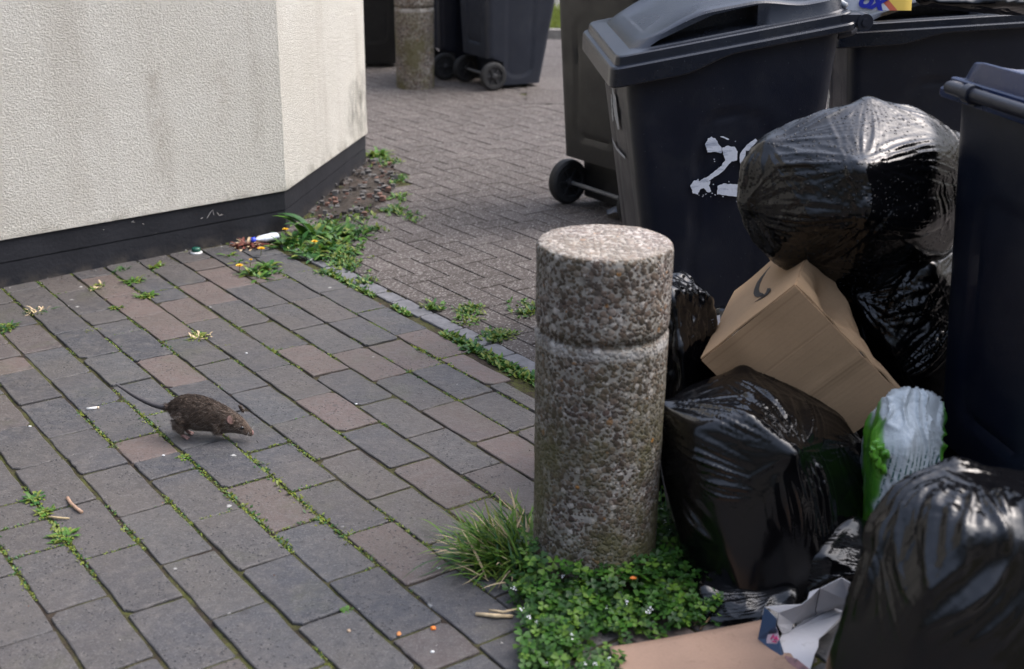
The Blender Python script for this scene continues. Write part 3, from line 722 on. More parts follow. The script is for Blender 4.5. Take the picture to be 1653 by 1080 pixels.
def sheaves(o, pairs, seed=0):
    """explicit sheaves of pulled folds: (from, to, half width, height, wavelength)"""
    rng = np.random.default_rng(seed + 900); me = o.data; n_ = len(me.vertices)
    A = np.zeros(n_ * 3); me.vertices.foreach_get('co', A); A = A.reshape(-1, 3); N_ = np.zeros(n_ * 3); me.vertices.foreach_get('normal', N_); N_ = N_.reshape(-1, 3); ctr = A.mean(0); Hh = np.zeros(n_)
    for p, q, wid, amp, wl in pairs:
        p = A[np.argmin(((A - np.array(tuple(p))) ** 2).sum(1))]; q = A[np.argmin(((A - np.array(tuple(q))) ** 2).sum(1))]
        d = q - p; L = np.linalg.norm(d) + 1e-9; d /= L; out = (p + q) / 2 - ctr; side = np.cross(d, out); side /= np.linalg.norm(side) + 1e-9; out = np.cross(side, d)
        r = A - p; t = (r @ d) / L; x = r @ side; dep = r @ out
        near = (t > -.05) & (t < 1.05) & (dep > -.16); tt = np.clip(t, 0, 1); env = np.sin(np.pi * tt) ** .7; fan = .22 + .78 * np.sin(np.pi * np.clip(tt * .8 + .08, 0, 1)); h = np.zeros(n_)
        for k in range(4):
            w_l = wl * rng.uniform(.45, 1.6); ph = rng.uniform(0, 6); seg = rng.uniform(0, .35); seg1 = rng.uniform(.6, 1.0); c0 = rng.uniform(-.7, .7) * wid
            loc = np.exp(-((x / fan - c0) / (wid * .75)) ** 2) * np.clip((tt - seg) * 6, 0, 1) * np.clip((seg1 - tt) * 6, 0, 1)
            h += (1 - np.abs(np.sin(np.pi * x / fan / w_l + ph + .35 * np.sin(tt * 4 + ph)))) ** 1.8 * loc * rng.uniform(.5, 1.1) * (w_l / wl) ** .8
        Hh += np.where(near, h * env * np.exp(-(x / (wid * 1.3)) ** 2), 0) * amp
    A += N_ * Hh[:, None]; me.vertices.foreach_set('co', A.ravel()); me.update()
def lobe(o, p, q, rad, h):
    me = o.data; n_ = len(me.vertices); A = np.zeros(n_ * 3); me.vertices.foreach_get('co', A); A = A.reshape(-1, 3); p, q = np.array(tuple(p)), np.array(tuple(q)); d = q - p; t = np.clip(((A - p) @ d) / (d @ d), 0, 1)
    r = np.linalg.norm(A - p - t[:, None] * d, axis=1); ctr = A.mean(0); u_ = A - ctr; u_ /= np.linalg.norm(u_, axis=1)[:, None]; A += u_ * (h * np.clip(1 - (r / rad) ** 2, 0, 1) ** .6)[:, None]; me.vertices.foreach_set('co', A.ravel()); me.update()
def refine(o):
    m = o.modifiers.new('s', 'SUBSURF'); m.levels = m.render_levels = 1
    nm = bpy.data.meshes.new_from_object(o.evaluated_get(bpy.context.evaluated_depsgraph_get())); o.modifiers.clear(); o.data = nm
def folds(o, dirn, amp=.003, freq=42, along=6, seed=0, cover=.5):
    """long pulled folds running roughly along dirn, in patches"""
    me = o.data; n_ = len(me.vertices); A = np.zeros(n_ * 3); me.vertices.foreach_get('co', A); A = A.reshape(-1, 3); N_ = np.zeros(n_ * 3); me.vertices.foreach_get('normal', N_); N_ = N_.reshape(-1, 3)
    d = np.array(dirn, float); d /= np.linalg.norm(d); e = np.cross(d, [.37, .9, .21]); e /= np.linalg.norm(e); g = np.cross(d, e)
    a_, b_, c_ = A @ d, A @ e, A @ g; Hh = np.zeros(n_); nz = mnoise.noise; s7 = seed * 7.3
    for i in range(n_):
        w = nz((a_[i] * 7 + s7, b_[i] * 7, c_[i] * 7)); m = (nz((a_[i] * 6, b_[i] * 6 + s7, c_[i] * 6 + 9)) + cover * .3) * 2.2
        if m <= 0: continue
        h = nz((a_[i] * along + s7, (b_[i] + .09 * w) * freq, (c_[i] + .09 * w) * freq))
        Hh[i] = (1 - min(1, abs(h) * 3.2)) ** 1.5 * min(1, m)
    A += N_ * (Hh * amp)[:, None]; me.vertices.foreach_set('co', A.ravel()); me.update()
def bag(P, label, mat='bag', pokes=5, amp=.005, seed=0, subsurf=0, clampz=None, fold=None, fine=1, sheaf=None, lob=None, name='rubbish_bag', cat='rubbish bag', group='black rubbish bags in the pile', **kw):
    o = settle(name, P, seed=seed, **kw)
    if fine: refine(o)
    if isinstance(pokes, int): pokes = [p for p in P if p[1] < sum(q[1] for q in P) / len(P) + .03 or p[2] > sum(q[2] for q in P) / len(P)][:pokes + 6]
    if lob: lobe(o, *lob)
    creases(o, pokes, amp, seed)
    if sheaf: sheaves(o, sheaf, seed)
    if not isinstance(pokes, int): tension(o, pokes, amp * .8, seed)
    if fold: folds(o, *fold, seed=seed)
    me = o.data
    if clampz is not None:
        A = np.zeros(len(me.vertices) * 3); me.vertices.foreach_get('co', A); A = A.reshape(-1, 3); A[:, 2] = np.maximum(A[:, 2], clampz); me.vertices.foreach_set('co', A.ravel()); me.update()
    # put the origin at the base
    A = np.zeros(len(me.vertices) * 3); me.vertices.foreach_get('co', A); A = A.reshape(-1, 3); b0 = np.array([A[:, 0].mean(), A[:, 1].mean(), A[:, 2].min()])
    me.vertices.foreach_set('co', (A - b0).ravel()); me.update(); o.location = tuple(b0)
    me.materials.clear(); me.materials.append(MAT[mat]); me.polygons.foreach_set('use_smooth', [True] * len(me.polygons))
    if subsurf:
        m = o.modifiers.new('s', 'SUBSURF'); m.levels = 0; m.render_levels = subsurf
    return tag(o, label, cat, group)
PX = lambda L: [AT(*p) for p in L]
A_ = PX([(1397, 163, 3.06), (1320, 185, 3.04), (1240, 213, 3.06), (1200, 262, 3.02), (1192, 310, 3.02), (1202, 365, 3.03), (1250, 425, 3.0), (1330, 450, 2.98), (1400, 492, 3.02), (1500, 440, 3.05), (1550, 360, 3.05), (1556, 290, 3.05), (1545, 225, 3.10), (1390, 268, 2.82), (1400, 348, 2.80), (1300, 350, 2.86), (1470, 350, 2.85), (1500, 250, 2.90), (1270, 262, 2.92), (1480, 180, 3.05),
         (1397, 185, 3.36), (1260, 260, 3.36), (1540, 260, 3.36), (1300, 420, 3.3), (1490, 410, 3.3)])
bag(A_, 'largest glossy black bag on top of the pile, spotted with rain', 'bagwet', [AT(1397, 165, 3.08), AT(1390, 268, 2.8), AT(1400, 348, 2.78), AT(1236, 225, 3.0), AT(1205, 330, 3.0), AT(1540, 230, 3.1), AT(1250, 420, 2.95), AT(1548, 300, 3.05)], .0030, 3, sub=6, sim=False, kk=34, lob=(AT(1430, 352, 2.86), AT(1540, 350, 2.92), .05, .010), sheaf=[
    (AT(1390, 270, 2.82), AT(1552, 300, 3.05), .05, .006, .022), (AT(1545, 230, 3.1), AT(1550, 350, 3.05), .04, .006, .024), (AT(1500, 250, 2.95), AT(1540, 400, 3.0), .06, .006, .028),
    (AT(1397, 165, 3.06), AT(1250, 230, 3.0), .05, .004, .022), (AT(1397, 165, 3.06), AT(1545, 225, 3.1), .05, .004, .022), (AT(1397, 165, 3.06), AT(1390, 268, 2.82), .04, .003, .02),
    (AT(1390, 268, 2.82), AT(1205, 275, 3.0), .05, .005, .020), (AT(1390, 268, 2.82), AT(1540, 235, 3.0), .05, .004, .020), (AT(1390, 270, 2.82), AT(1400, 348, 2.8), .04, .006, .018), (AT(1390, 270, 2.82), AT(1500, 320, 2.9), .03, .004, .018),
    (AT(1400, 348, 2.8), AT(1205, 340, 3.0), .06, .006, .026), (AT(1400, 348, 2.8), AT(1290, 445, 2.95), .05, .004, .03), (AT(1400, 350, 2.8), AT(1545, 360, 2.95), .03, .005, .015), (AT(1205, 330, 3.0), AT(1270, 430, 2.95), .04, .007, .025)])
lobe = PX([(1420, 345, 2.86), (1430, 372, 2.88), (1500, 330, 2.84), (1540, 330, 2.86), (1548, 345, 2.88), (1540, 362, 2.88), (1500, 375, 2.9), (1480, 350, 2.80), (1480, 350, 2.98), (1420, 350, 3.0)])
M_ = PX([(1383, 478, 3.0), (1400, 440, 3.05), (1440, 420, 3.1), (1545, 405, 3.1), (1560, 500, 2.98), (1500, 430, 2.92), (1400, 520, 2.95), (1440, 560, 2.92), (1500, 660, 2.95), (1420, 640, 3.05), (1560, 640, 3.0), (1470, 560, 3.3), (1550, 460, 3.3), (1420, 500, 3.3)])
bag(M_, 'crinkled black bag wedged between the cardboard box and the blue lidded bin', pokes=[M_[0], M_[5], M_[3], M_[7]], amp=.0050, seed=5, sub=6, sim=False, kk=50, sheaf=[(AT(1390, 470, 3.0), AT(1548, 425, 3.0), .04, .010, .022), (AT(1400, 510, 2.95), AT(1548, 470, 2.95), .05, .010, .026), (AT(1548, 500, 2.95), AT(1440, 600, 2.95), .06, .010, .024), (AT(1500, 430, 3.0), AT(1430, 560, 2.95), .05, .006, .03)])
C_ = PX([(1200, 597, 2.85), (1110, 625, 2.8), (1068, 655, 2.72), (1066, 740, 2.68), (1290, 622, 2.85), (1365, 665, 2.82), (1385, 720, 2.78), (1420, 800, 2.72), (1210, 668, 2.55), (1280, 730, 2.50), (1120, 690, 2.55)]) + [Vector(p) for p in ((.42, 2.55, 0), (.40, 2.75, 0), (.52, 2.44, 0), (.72, 2.46, 0), (.86, 2.6, 0), (.86, 2.95, 0), (.5, 3.0, 0), (.5, 3.02, .3), (.82, 3.0, .3), (.40, 2.9, .25))]
bag(C_, 'wide black bag slumped against the front of the cardboard box, next to the bollard', pokes=[C_[0], C_[2], C_[6], C_[9]], amp=.0042, seed=11, clampz=.001, sub=6, sim=False, kk=60, sheaf=[
    (AT(1085, 640, 2.7), AT(1285, 715, 2.5), .06, .009, .030), (AT(1170, 612, 2.8), AT(1300, 730, 2.5), .06, .009, .028), (AT(1075, 690, 2.7), AT(1240, 770, 2.5), .05, .010, .034), (AT(1290, 630, 2.8), AT(1320, 740, 2.5), .05, .007, .03),
    (AT(1300, 700, 2.55), AT(1330, 900, 2.5), .05, .010, .030), (AT(1350, 690, 2.7), AT(1400, 860, 2.65), .05, .010, .028), (AT(1260, 740, 2.5), AT(1290, 900, 2.45), .05, .009, .03), (AT(1120, 760, 2.55), AT(1230, 790, 2.5), .04, .007, .025), (AT(1090, 800, 2.6), AT(1160, 880, 2.5), .05, .006, .04)])
D_ = PX([(1040, 445, 3.1), (1100, 448, 3.1), (1140, 485, 3.05), (1150, 520, 3.05), (1145, 590, 3.0), (1080, 470, 2.95), (1100, 560, 2.92)]) + [Vector(p) for p in ((.36, 2.95, 0), (.50, 2.95, 0), (.52, 3.3, 0), (.30, 3.3, 0), (.3, 3.3, .48), (.5, 3.32, .45), (.28, 3.0, .45))]
bag(D_, 'small black bag in the gap between the bollard and the numbered bin', pokes=7, amp=.004, seed=17, clampz=.001, sub=5, frames=20, expand=.15, subsurf=1)
E_ = PX([(1380, 838, 2.56), (1400, 880, 2.52), (1300, 868, 2.52), (1230, 912, 2.50), (1260, 940, 2.48), (1330, 900, 2.46), (1395, 930, 2.45)]) + [Vector(p) for p in ((.57, 2.48, 0), (.88, 2.43, 0), (.92, 2.6, 0), (.6, 2.6, 0), (.72, 2.43, 0), (.90, 2.6, .12))]
bag(E_, 'small crumpled black bag low on the ground behind the torn carton', pokes=[E_[0], E_[3]], amp=.0022, seed=23, clampz=.001, sub=5, sim=False, kk=50, fold=((1, .2, .3), .009, 8, 3))
F_ = [Vector(p) for p in ((.42, 2.50, .0), (.43, 2.46, .05), (.50, 2.41, .04), (.60, 2.38, .02), (.62, 2.44, .05), (.56, 2.52, .07), (.44, 2.52, .06), (.43, 2.40, 0), (.62, 2.36, 0), (.64, 2.50, .03))]
bag(F_, 'flat shredded black plastic scrap on the ground beside the clover', pokes=[F_[1], F_[4]], amp=.0020, seed=29, clampz=.001, sub=5, sim=False, kk=40, fold=((.4, 1, .1), .006, 9, 3))
G_ = PX([(1545, 748, 2.08), (1480, 765, 2.06), (1640, 775, 2.10), (1440, 800, 2.04), (1420, 860, 2.0), (1412, 930, 1.98), (1384, 1000, 1.98), (1332, 1066, 1.98), (1560, 850, 1.86), (1650, 830, 1.9), (1500, 960, 1.83)]) + [Vector(p) for p in ((.605, 1.96, 0), (.625, 1.80, 0), (1.15, 1.75, 0), (1.2, 2.2, 0), (.72, 2.25, 0), (1.15, 1.85, .42), (1.15, 2.2, .45), (.78, 2.26, .4), (1.2, 1.8, .1))]
bag(G_, 'big black bag at the lower right corner, closest to the camera', pokes=[G_[0], G_[9], G_[4]], amp=.0028, seed=31, clampz=.001, sub=6, sim=False, kk=40, sheaf=[
    (AT(1555, 752, 2.06), AT(1430, 960, 1.95), .09, .012, .045), (AT(1560, 752, 2.06), AT(1520, 1000, 1.85), .10, .012, .05), (AT(1600, 760, 2.06), AT(1640, 960, 1.87), .09, .012, .045), (AT(1440, 800, 2.03), AT(1640, 790, 2.05), .04, .009, .03),
    (AT(1440, 850, 2.0), AT(1400, 1040, 1.97), .06, .010, .04), (AT(1640, 860, 1.9), AT(1480, 1060, 1.85), .09, .010, .05), (AT(1480, 790, 2.0), AT(1600, 850, 1.9), .05, .008, .03)])
H_ = PX([(1480, 12, 3.95), (1500, -60, 4.0), (1560, -110, 4.05), (1700, -120, 4.05), (1780, -50, 4.0), (1780, 10, 3.95), (1600, 16, 3.9), (1490, 10, 4.3), (1600, -100, 4.4), (1780, 0, 4.4)])
bag(H_, 'black bag lying on the lid of the upper right bin, cut by the top edge', pokes=4, seed=37, sub=5, frames=18, expand=.3, subsurf=1)
N_ = [Vector(p) for p in ((.95, 3.05, .45), (1.25, 3.0, .4), (1.2, 3.3, .5), (.9, 3.35, .45), (.55, 3.35, .42), (.56, 3.1, .38), (.5, 3.05, 0), (.5, 3.35, 0), (1.25, 3.0, 0), (1.25, 3.35, 0), (.9, 2.98, 0), (.8, 3.02, .38))]
bag(N_, 'dark bag at the bottom of the pile, almost hidden behind the cardboard box', pokes=3, seed=41, clampz=.001, sub=5, frames=14, expand=.3)

# ------------------------------------------------------------------ cardboard box (tilted on the pile)
def box3():
    s = .925; cam0 = Vector((0, 0, H))
    f = lambda x, y, z: cam0 + (Vector((x, y, z)) - cam0) * s
    return f(.706, 3.023, .579), f(.501, 3.122, .34), f(.98, 2.955, .316), f(.9, 3.57, .638)
Vv, Lv, Rv, Cv = box3()
ea, eb, ec = (Lv - Vv), (Rv - Vv), (Cv - Vv) * .80
root = tag(empty('cardboard_box', Vv + eb + ea * .5), 'brown corrugated cardboard box with a black curved arrow mark, leaning under the top bag', 'cardboard box')
k, cc = m_card('corrugated cardboard')
s_ = k.sep(); uvn = None
def card_face(name, o0, e1, e2, dents, mat, n=26, thick=.004, frac=(0, 1, 0, 1), cut=None):
    nn = e1.cross(e2).normalized(); mb = MB(); vs = []; idx = {}
    for side in (0, 1):
        for j in range(n + 1):
            for i in range(n + 1):
                a_ = frac[0] + (frac[1] - frac[0]) * i / n; b_ = frac[2] + (frac[3] - frac[2]) * j / n
                d = dents(a_, b_) if dents else 0
                vs.append(o0 + e1 * a_ + e2 * b_ + nn * (d + (thick if side else 0)) - root.location)
    N1 = (n + 1) ** 2; q = lambda s, i, j: s * N1 + j * (n + 1) + i; fs = []
    keep = lambda i, j: not (cut and cut(frac[0] + (frac[1] - frac[0]) * (i + .5) / n, frac[2] + (frac[3] - frac[2]) * (j + .5) / n))
    for j in range(n):
        for i in range(n):
            if keep(i, j): fs += [(q(0, i, j), q(0, i, j + 1), q(0, i + 1, j + 1), q(0, i + 1, j)), (q(1, i, j), q(1, i + 1, j), q(1, i + 1, j + 1), q(1, i, j + 1))]
    for i in range(n):
        fs += [(q(0, i, 0), q(0, i + 1, 0), q(1, i + 1, 0), q(1, i, 0)), (q(0, i, n), q(1, i, n), q(1, i + 1, n), q(0, i + 1, n))]
        if keep(0, i): fs += [(q(0, 0, i), q(1, 0, i), q(1, 0, i + 1), q(0, 0, i + 1))]
        fs += [(q(0, n, i), q(0, n, i + 1), q(1, n, i + 1), q(1, n, i))]
    mb.add(vs, fs); o = mb.build(name, mat, root); autosmooth(o, 40); return o
# corrugation lines run parallel to the V-L edge: distance along the V-R edge drives the stripes
ebn = eb.normalized(); dp = k.n('VectorMath', operation='DOT_PRODUCT'); k.l(k.co, dp.inputs[0]); dp.inputs[1].default_value = tuple(ebn)
cv = k.n('CombineXYZ'); k.l(dp.outputs['Value'], cv.inputs[0])
stripe = k.noise(34, 5, .75, cv.outputs[0]); fine = k.noise(150, 2, .6, cv.outputs[0])
cst = k.mix(k.math('MULTIPLY', k.ramp(stripe, [(.58, 0.0), (.70, 1.0)]), .10), cc, (.125, .080, .048))
cst = k.mix(k.math('MULTIPLY', k.ramp(fine, [(.45, 0.0), (.62, 1.0)]), .05), cst, (.14, .09, .055))
for q0, am in ((.016, .30), (.040, .14), (.118, .18), (.232, .34)):
    ln_ = k.math('ABSOLUTE', k.math('SUBTRACT', dp.outputs['Value'], (Vv - root.location).dot(ebn) + q0))
    cst = k.mix(k.math('MULTIPLY', k.ramp(ln_, [(.0008, 1.0), (.0030, 0.0)]), am), cst, (.13, .08, .045))
k.set(cst, .8, k.bump(fine, .0012), .25); MAT['cardF'] = k.mat
k2, c2 = m_card('smooth cardboard'); k2.set(c2, .8, k2.bump(k2.noise(120, 3), .0006), .25); MAT['card'] = k2.mat
nz_ = lambda a_, b_, s, m: m * mnoise.noise((a_ * s, b_ * s, m * 100))
card_face('front_panel', Vv, ea, eb * 1.03, lambda a_, b_: nz_(a_, b_, 3, .005) + (.004 if abs(b_ - .62) < .02 else 0), MAT['cardF'])
card_face('side_panel', Vv, ec, ea, lambda a_, b_: nz_(a_, b_, 2.5, .005), MAT['card'])
def crush(a_, b_): return -.055 * math.exp(-((a_ - .55) / .3) ** 2 - ((b_ - .30) / .13) ** 2) - .03 * math.exp(-((a_ - .9) / .3) ** 2 - ((b_ - .7) / .2) ** 2) + nz_(a_, b_, 8, .008)
cp = card_face('crushed_panel', Vv + eb * .0, eb, ec * .5, lambda a_, b_: crush(b_, a_), MAT['card'])
for v_ in cp.data.vertices:                                    # the panel has caved in towards its lower end
    r_ = Vector(v_.co) + root.location - Vv; a_ = r_.dot(eb) / eb.length_squared; b_ = r_.dot(ec) / ec.length_squared
    v_.co -= ec * (b_ * .92 * max(0, min(1, (a_ - .25) / .75)))
card_face('back_panel', Vv + ec, ea, eb, None, MAT['card'], 4)
# the curved arrow mark printed on the side panel
def on_plane(px, py, o0, nrm):
    d = Vector(ray(px, py)); t = (o0 - Vector((0, 0, H))).dot(nrm) / d.dot(nrm); return Vector((0, 0, H)) + d * t
nS = ec.cross(ea).normalized()
if nS.dot(Vector((0, 0, H)) - Vv) < 0: nS = -nS
def decal(name, polys, o0, nrm, mat, parent, origin, lift=.0015, th=.0006, inv=None):
    mb = MB()
    for poly in polys:
        P3 = [on_plane(x, y, o0, nrm) + nrm * lift for x, y in poly]
        if inv is not None: P3 = [inv @ p for p in P3]
        else: P3 = [p - origin for p in P3]
        mb.add(P3, [tuple(range(len(P3)))])
    me = mb.mesh(name); fixnormals(me); o = link(name, me, mat, parent)
    m = o.modifiers.new('s', 'SOLIDIFY'); m.thickness = th; return o
c4 = lambda L, s=2.788, ox=1060, oy=380: [(ox + x / s, oy + y / s) for x, y in L]
ink = simple('black print ink', (.018, .016, .015), .7, .3, 90)
decal('printed_mark', [c4([(513, 140), (495, 160), (470, 190), (452, 215), (440, 245), (437, 262), (442, 275), (455, 280), (470, 277), (485, 268), (480, 262), (465, 258), (460, 245), (465, 220), (480, 190), (500, 160), (517, 142)]),
                       c4([(500, 240), (515, 240), (513, 252), (500, 268), (480, 282), (462, 292), (443, 302), (460, 290), (480, 276), (494, 260), (498, 248)])], Vv + nS * .006, nS, ink, root, root.location)
lab = MB(); p0 = AT(1146, 514, 3.02)
lab.add([AT(1145, 514, 3.03), AT(1162, 508, 3.06), AT(1162, 520, 3.05), AT(1150, 537, 3.02)], [(0, 1, 2, 3)])
lo = lab.build('paper_label', simple('white paper', (.62, .63, .66), .7, .08)); lo.modifiers.new('s', 'SOLIDIFY').thickness = .0006
tag(lo, 'scrap of white printed paper poking out left of the cardboard box', 'paper')
lt = MB()
for q in range(4):
    a1, a2 = AT(1148 + q * 1.5, 516 + q * 4.4, 3.019), AT(1157 + q * .2, 513.5 + q * 4.4, 3.035); lt.add([a1, a2, a2 + Vector((0, 0, -.0016)), a1 + Vector((0, 0, -.0016))], [(0, 1, 2, 3)])
lt.build('print', simple('grey print', (.16, .17, .2), .7), lo)

# ------------------------------------------------------------------ white paint on the numbered bin, council marks, drips
bpy.context.view_layer.update()
mw = main_bin.matrix_world; inv = mw.inverted()
def on_bin(px, py, pl_o, pl_n):                              # plane given in bin space
    o0 = mw @ Vector(pl_o); nn = (mw.to_3x3() @ Vector(pl_n)).normalized(); return o0, nn
def flank_plane():
    # left or right flank, whichever faces the camera: tapering plane through two heights
    s = 1 if (mw.to_3x3() @ Vector((1, 0, 0))).dot(Vector((0, -1, 0))) > 0 else -1
    a_ = Vector((s * .2685, .33, .90)); b_ = Vector((s * .2305, .33, .25)); n_ = Vector((s * (a_.z - b_.z), 0, -s * s * (a_.x - b_.x) * s)).normalized()
    return a_, n_, s
pa, pn, sgn = flank_plane()
o0, nn = on_bin(0, 0, pa, pn)
def rough(poly, amt=1.3, seed=1):
    rr = random.Random(seed); out = []
    for (x0_, y0_), (x1_, y1_) in zip(poly, poly[1:] + poly[:1]):
        L = math.hypot(x1_ - x0_, y1_ - y0_); m = max(1, int(L / 2.2))
        for q in range(m): out.append((x0_ + (x1_ - x0_) * q / m + rr.uniform(-amt, amt), y0_ + (y1_ - y0_) * q / m + rr.uniform(-amt, amt)))
    return out
c5 = lambda L: [(960 + x / 4.153, 100 + y / 4.153) for x, y in L]
dig = [rough(c5([(740, 550), (760, 515), (785, 500), (815, 520), (830, 550), (852, 575), (850, 610), (800, 600), (757, 605)]), .7, 1),
       rough(c5([(850, 580), (885, 560), (940, 570), (958, 600), (950, 655), (915, 665), (890, 690), (855, 735), (800, 770), (755, 800), (740, 780), (800, 735), (850, 695), (872, 655)]), .7, 2),
       rough(c5([(700, 800), (740, 775), (775, 800), (765, 830), (780, 865), (755, 875), (730, 845), (705, 850), (688, 885), (655, 880), (650, 845), (640, 830), (665, 795), (695, 785)]), .8, 3),
       rough(c5([(825, 832), (860, 815), (920, 818), (975, 822), (1010, 824), (1005, 905), (965, 905), (900, 895), (820, 885)]), .6, 4),
       rough(c5([(1010, 745), (980, 700), (968, 640), (980, 600), (1010, 565), (1045, 535), (1075, 515), (1090, 530), (1088, 560), (1040, 590), (1012, 592), (1008, 640), (1030, 640), (1045, 600), (1090, 580), (1085, 620), (1060, 665)]), .6, 5)]
rr = random.Random(9)
for q in range(24):
    x_, y_ = rr.choice(((780, 830), (870, 770), (850, 880), (900, 520), (700, 900), (1000, 900), (830, 700))); x_ += rr.gauss(0, 45); y_ += rr.gauss(0, 30); e = rr.uniform(1.5, 5)
    dig.append(c5([(x_ - e, y_), (x_, y_ - e * .7), (x_ + e, y_ + e * .2), (x_ + e * .2, y_ + e)]))
dig.append(rough(c5([(840, 500), (862, 498), (900, 515), (895, 522), (860, 508)]), .4, 7))
kw = NT('chipped white house paint'); kw.set(kw.mix(kw.ramp(kw.noise(32, 5, .7, None, 0, (.35, .35, 1.6)), [(.50, 0.0), (.68, .8)]), (.70, .72, .77), (.18, .22, .31)), .55, kw.bump(kw.noise(160, 4), .001))
decal('painted_number', dig, o0 + nn * .001, nn, kw.mat, main_bin, None, .0022, .0012, inv)
fo, fn = on_bin(0, 0, (0, .64, .85), (0, 1, -.16))
fm = lambda L: [(970 + x / 4.15, 110 + y / 4.15) for x, y in L]
decal('crest_mark', [rough(fm([(82, 130), (92, 140), (96, 170), (108, 200), (112, 260), (122, 330), (130, 405), (120, 412), (110, 360), (98, 320), (90, 250), (86, 180)]), .35, 3), rough(fm([(74, 170), (80, 180), (84, 260), (92, 350), (86, 356), (80, 300)]), .3, 5),
                     rough(fm([(80, 465), (92, 490), (112, 530), (140, 560), (166, 590), (168, 606), (150, 592), (118, 556), (96, 520)]), .35, 4)], fo, fn, simple('worn white transfer', (.34, .35, .36), .6, .4, 300), main_bin, None, .004, .0006, inv)
dm = MB()
rr = random.Random(4); pts = [AT(1338.5 - q * .09 + rr.uniform(-.5, .5), 78 + q * 4.7, 3.95) for q in range(22)]
for a_, b_ in zip(pts, pts[1:]):
    w = rr.uniform(.0012, .0034)
    if rr.random() < .1: continue
    dm.add([inv @ p for p in (a_ + Vector((-w, 0, 0)), a_ + Vector((w, 0, 0)), b_ + Vector((w * 1.1, 0, 0)), b_ + Vector((-w, 0, 0)))], [(0, 1, 2, 3)])
dr = dm.build('dried_drip', simple('dried cream drip', (.42, .39, .33), .7, .4, 120), main_bin); dr.modifiers.new('s', 'SOLIDIFY').thickness = .002

# ------------------------------------------------------------------ carrier bag
kc = NT('green and white carrier film'); sp_ = kc.sep(); x_, z_ = sp_[0], sp_[2]
xw = kc.math('ADD', x_, kc.math('MULTIPLY', kc.math('SUBTRACT', kc.noise(9, 2), .5), .05))
side = kc.math('MAXIMUM', kc.ramp(xw, [(0.0, 0.0), (.062, 0.0), (.068, 1.0)]), kc.ramp(kc.math('MULTIPLY', xw, -1), [(0.0, 0.0), (.066, 0.0), (.071, 1.0)]))
ln = kc.math('SINE', kc.math('MULTIPLY', kc.math('ADD', x_, kc.math('MULTIPLY', z_, -.12)), 560))
txt = kc.math('MULTIPLY', kc.ramp(ln, [(.35, 0.0), (.6, 1.0)]), kc.ramp(kc.noise(210, 2, .5, None, 0, (.5, .5, 1)), [(.40, 0.0), (.48, 1.0)]))
txt = kc.math('MULTIPLY', txt, kc.ramp(z_, [(.33, 1.0), (.37, 0.0)])); txt = kc.math('MULTIPLY', txt, kc.ramp(kc.noise(12, 1), [(.40, 0.0), (.46, 1.0)]))
cc_ = kc.mix(txt, (.44, .48, .49), (.03, .10, .09)); cc_ = kc.mix(side, cc_, kc.ramp(kc.noise(14, 3), [(.4, (.085, .27, .02)), (.62, (.045, .17, .02))]))
kc.set(cc_, .33, kc.bump(kc.noise(60, 3, .6, None, 1.0), .002), .6); MAT['carrier'] = kc.mat
K_ = PX([(1425, 650, 2.62), (1455, 638, 2.62), (1500, 640, 2.62), (1518, 655, 2.62), (1522, 740, 2.58), (1500, 800, 2.56), (1440, 800, 2.55), (1412, 730, 2.57), (1465, 720, 2.52), (1470, 650, 2.70)]) + [Vector(p) for p in ((.82, 2.6, 0), (.84, 2.74, 0), (.98, 2.72, 0), (.97, 2.54, 0), (.84, 2.52, 0), (.83, 2.74, .3), (.97, 2.72, .3))]
ca = bag(K_, 'green and white carrier bag with small printed text, standing beside the cardboard box', 'carrier', pokes=[K_[1], K_[2], K_[7]], amp=.0030, seed=51, clampz=.001, name='carrier_bag', cat='carrier bag', group=None, sub=5, sim=False, kk=40, fold=((.15, 0, 1), .011, 24, 2))
hk = MB()
for sgn_, (p0_, p1_) in enumerate((((1408, 712), (1432, 735)), ((1405, 722), (1425, 760)))):
    pts = [AT(p0_[0] + (p1_[0] - p0_[0]) * q / 8 + 4 * math.sin(q * 1.9), p0_[1] + (p1_[1] - p0_[1]) * q / 8 + 3 * math.cos(q * 2.3), 2.53) for q in range(9)]
    hk.tube([p - ca.location for p in pts], [.004 + .006 * abs(math.sin(q * 1.3 + sgn_)) for q in range(9)], 9)
hk.build('handle', MAT['carrier'], ca, True)

# ------------------------------------------------------------------ packet on the far lid
po = AT(1362, 17, 4.62); pe = (AT(1471, 17, 4.60) - po); pw = pe.length; ex_ = pe.normalized(); ez_ = Vector((0, .12, 1)).normalized(); en_ = ex_.cross(ez_)
pk = tag(empty('packet', po), 'white and yellow printed packet with blue lettering on the upper right bin lid', 'packet')
def pp(u_, w_, d=0.0): return ex_ * u_ + ez_ * w_ + en_ * d
mb = MB(); NX, NZ = 16, 16
for sd in (0, 1):
    mb.add([pp(pw * i / NX, .22 * j / NZ, (.022 if sd == 0 else -.022) * math.sin(math.pi * min(1, max(0, i / NX))) ** .5) for j in range(NZ + 1) for i in range(NX + 1)],
           [(j * (NX + 1) + i, j * (NX + 1) + i + 1, (j + 1) * (NX + 1) + i + 1, (j + 1) * (NX + 1) + i) for j in range(NZ) for i in range(NX)])
kp = NT('printed packet film'); dx = kp.n('VectorMath', operation='DOT_PRODUCT'); kp.l(kp.co, dx.inputs[0]); dx.inputs[1].default_value = tuple(ex_)
dg = kp.math('SUBTRACT', dx.outputs['Value'], kp.math('MULTIPLY', kp.sep()[2], -.75))
dg = kp.math('ADD', dx.outputs['Value'], kp.math('MULTIPLY', kp.sep()[2], .95))
e0 = pw * .80
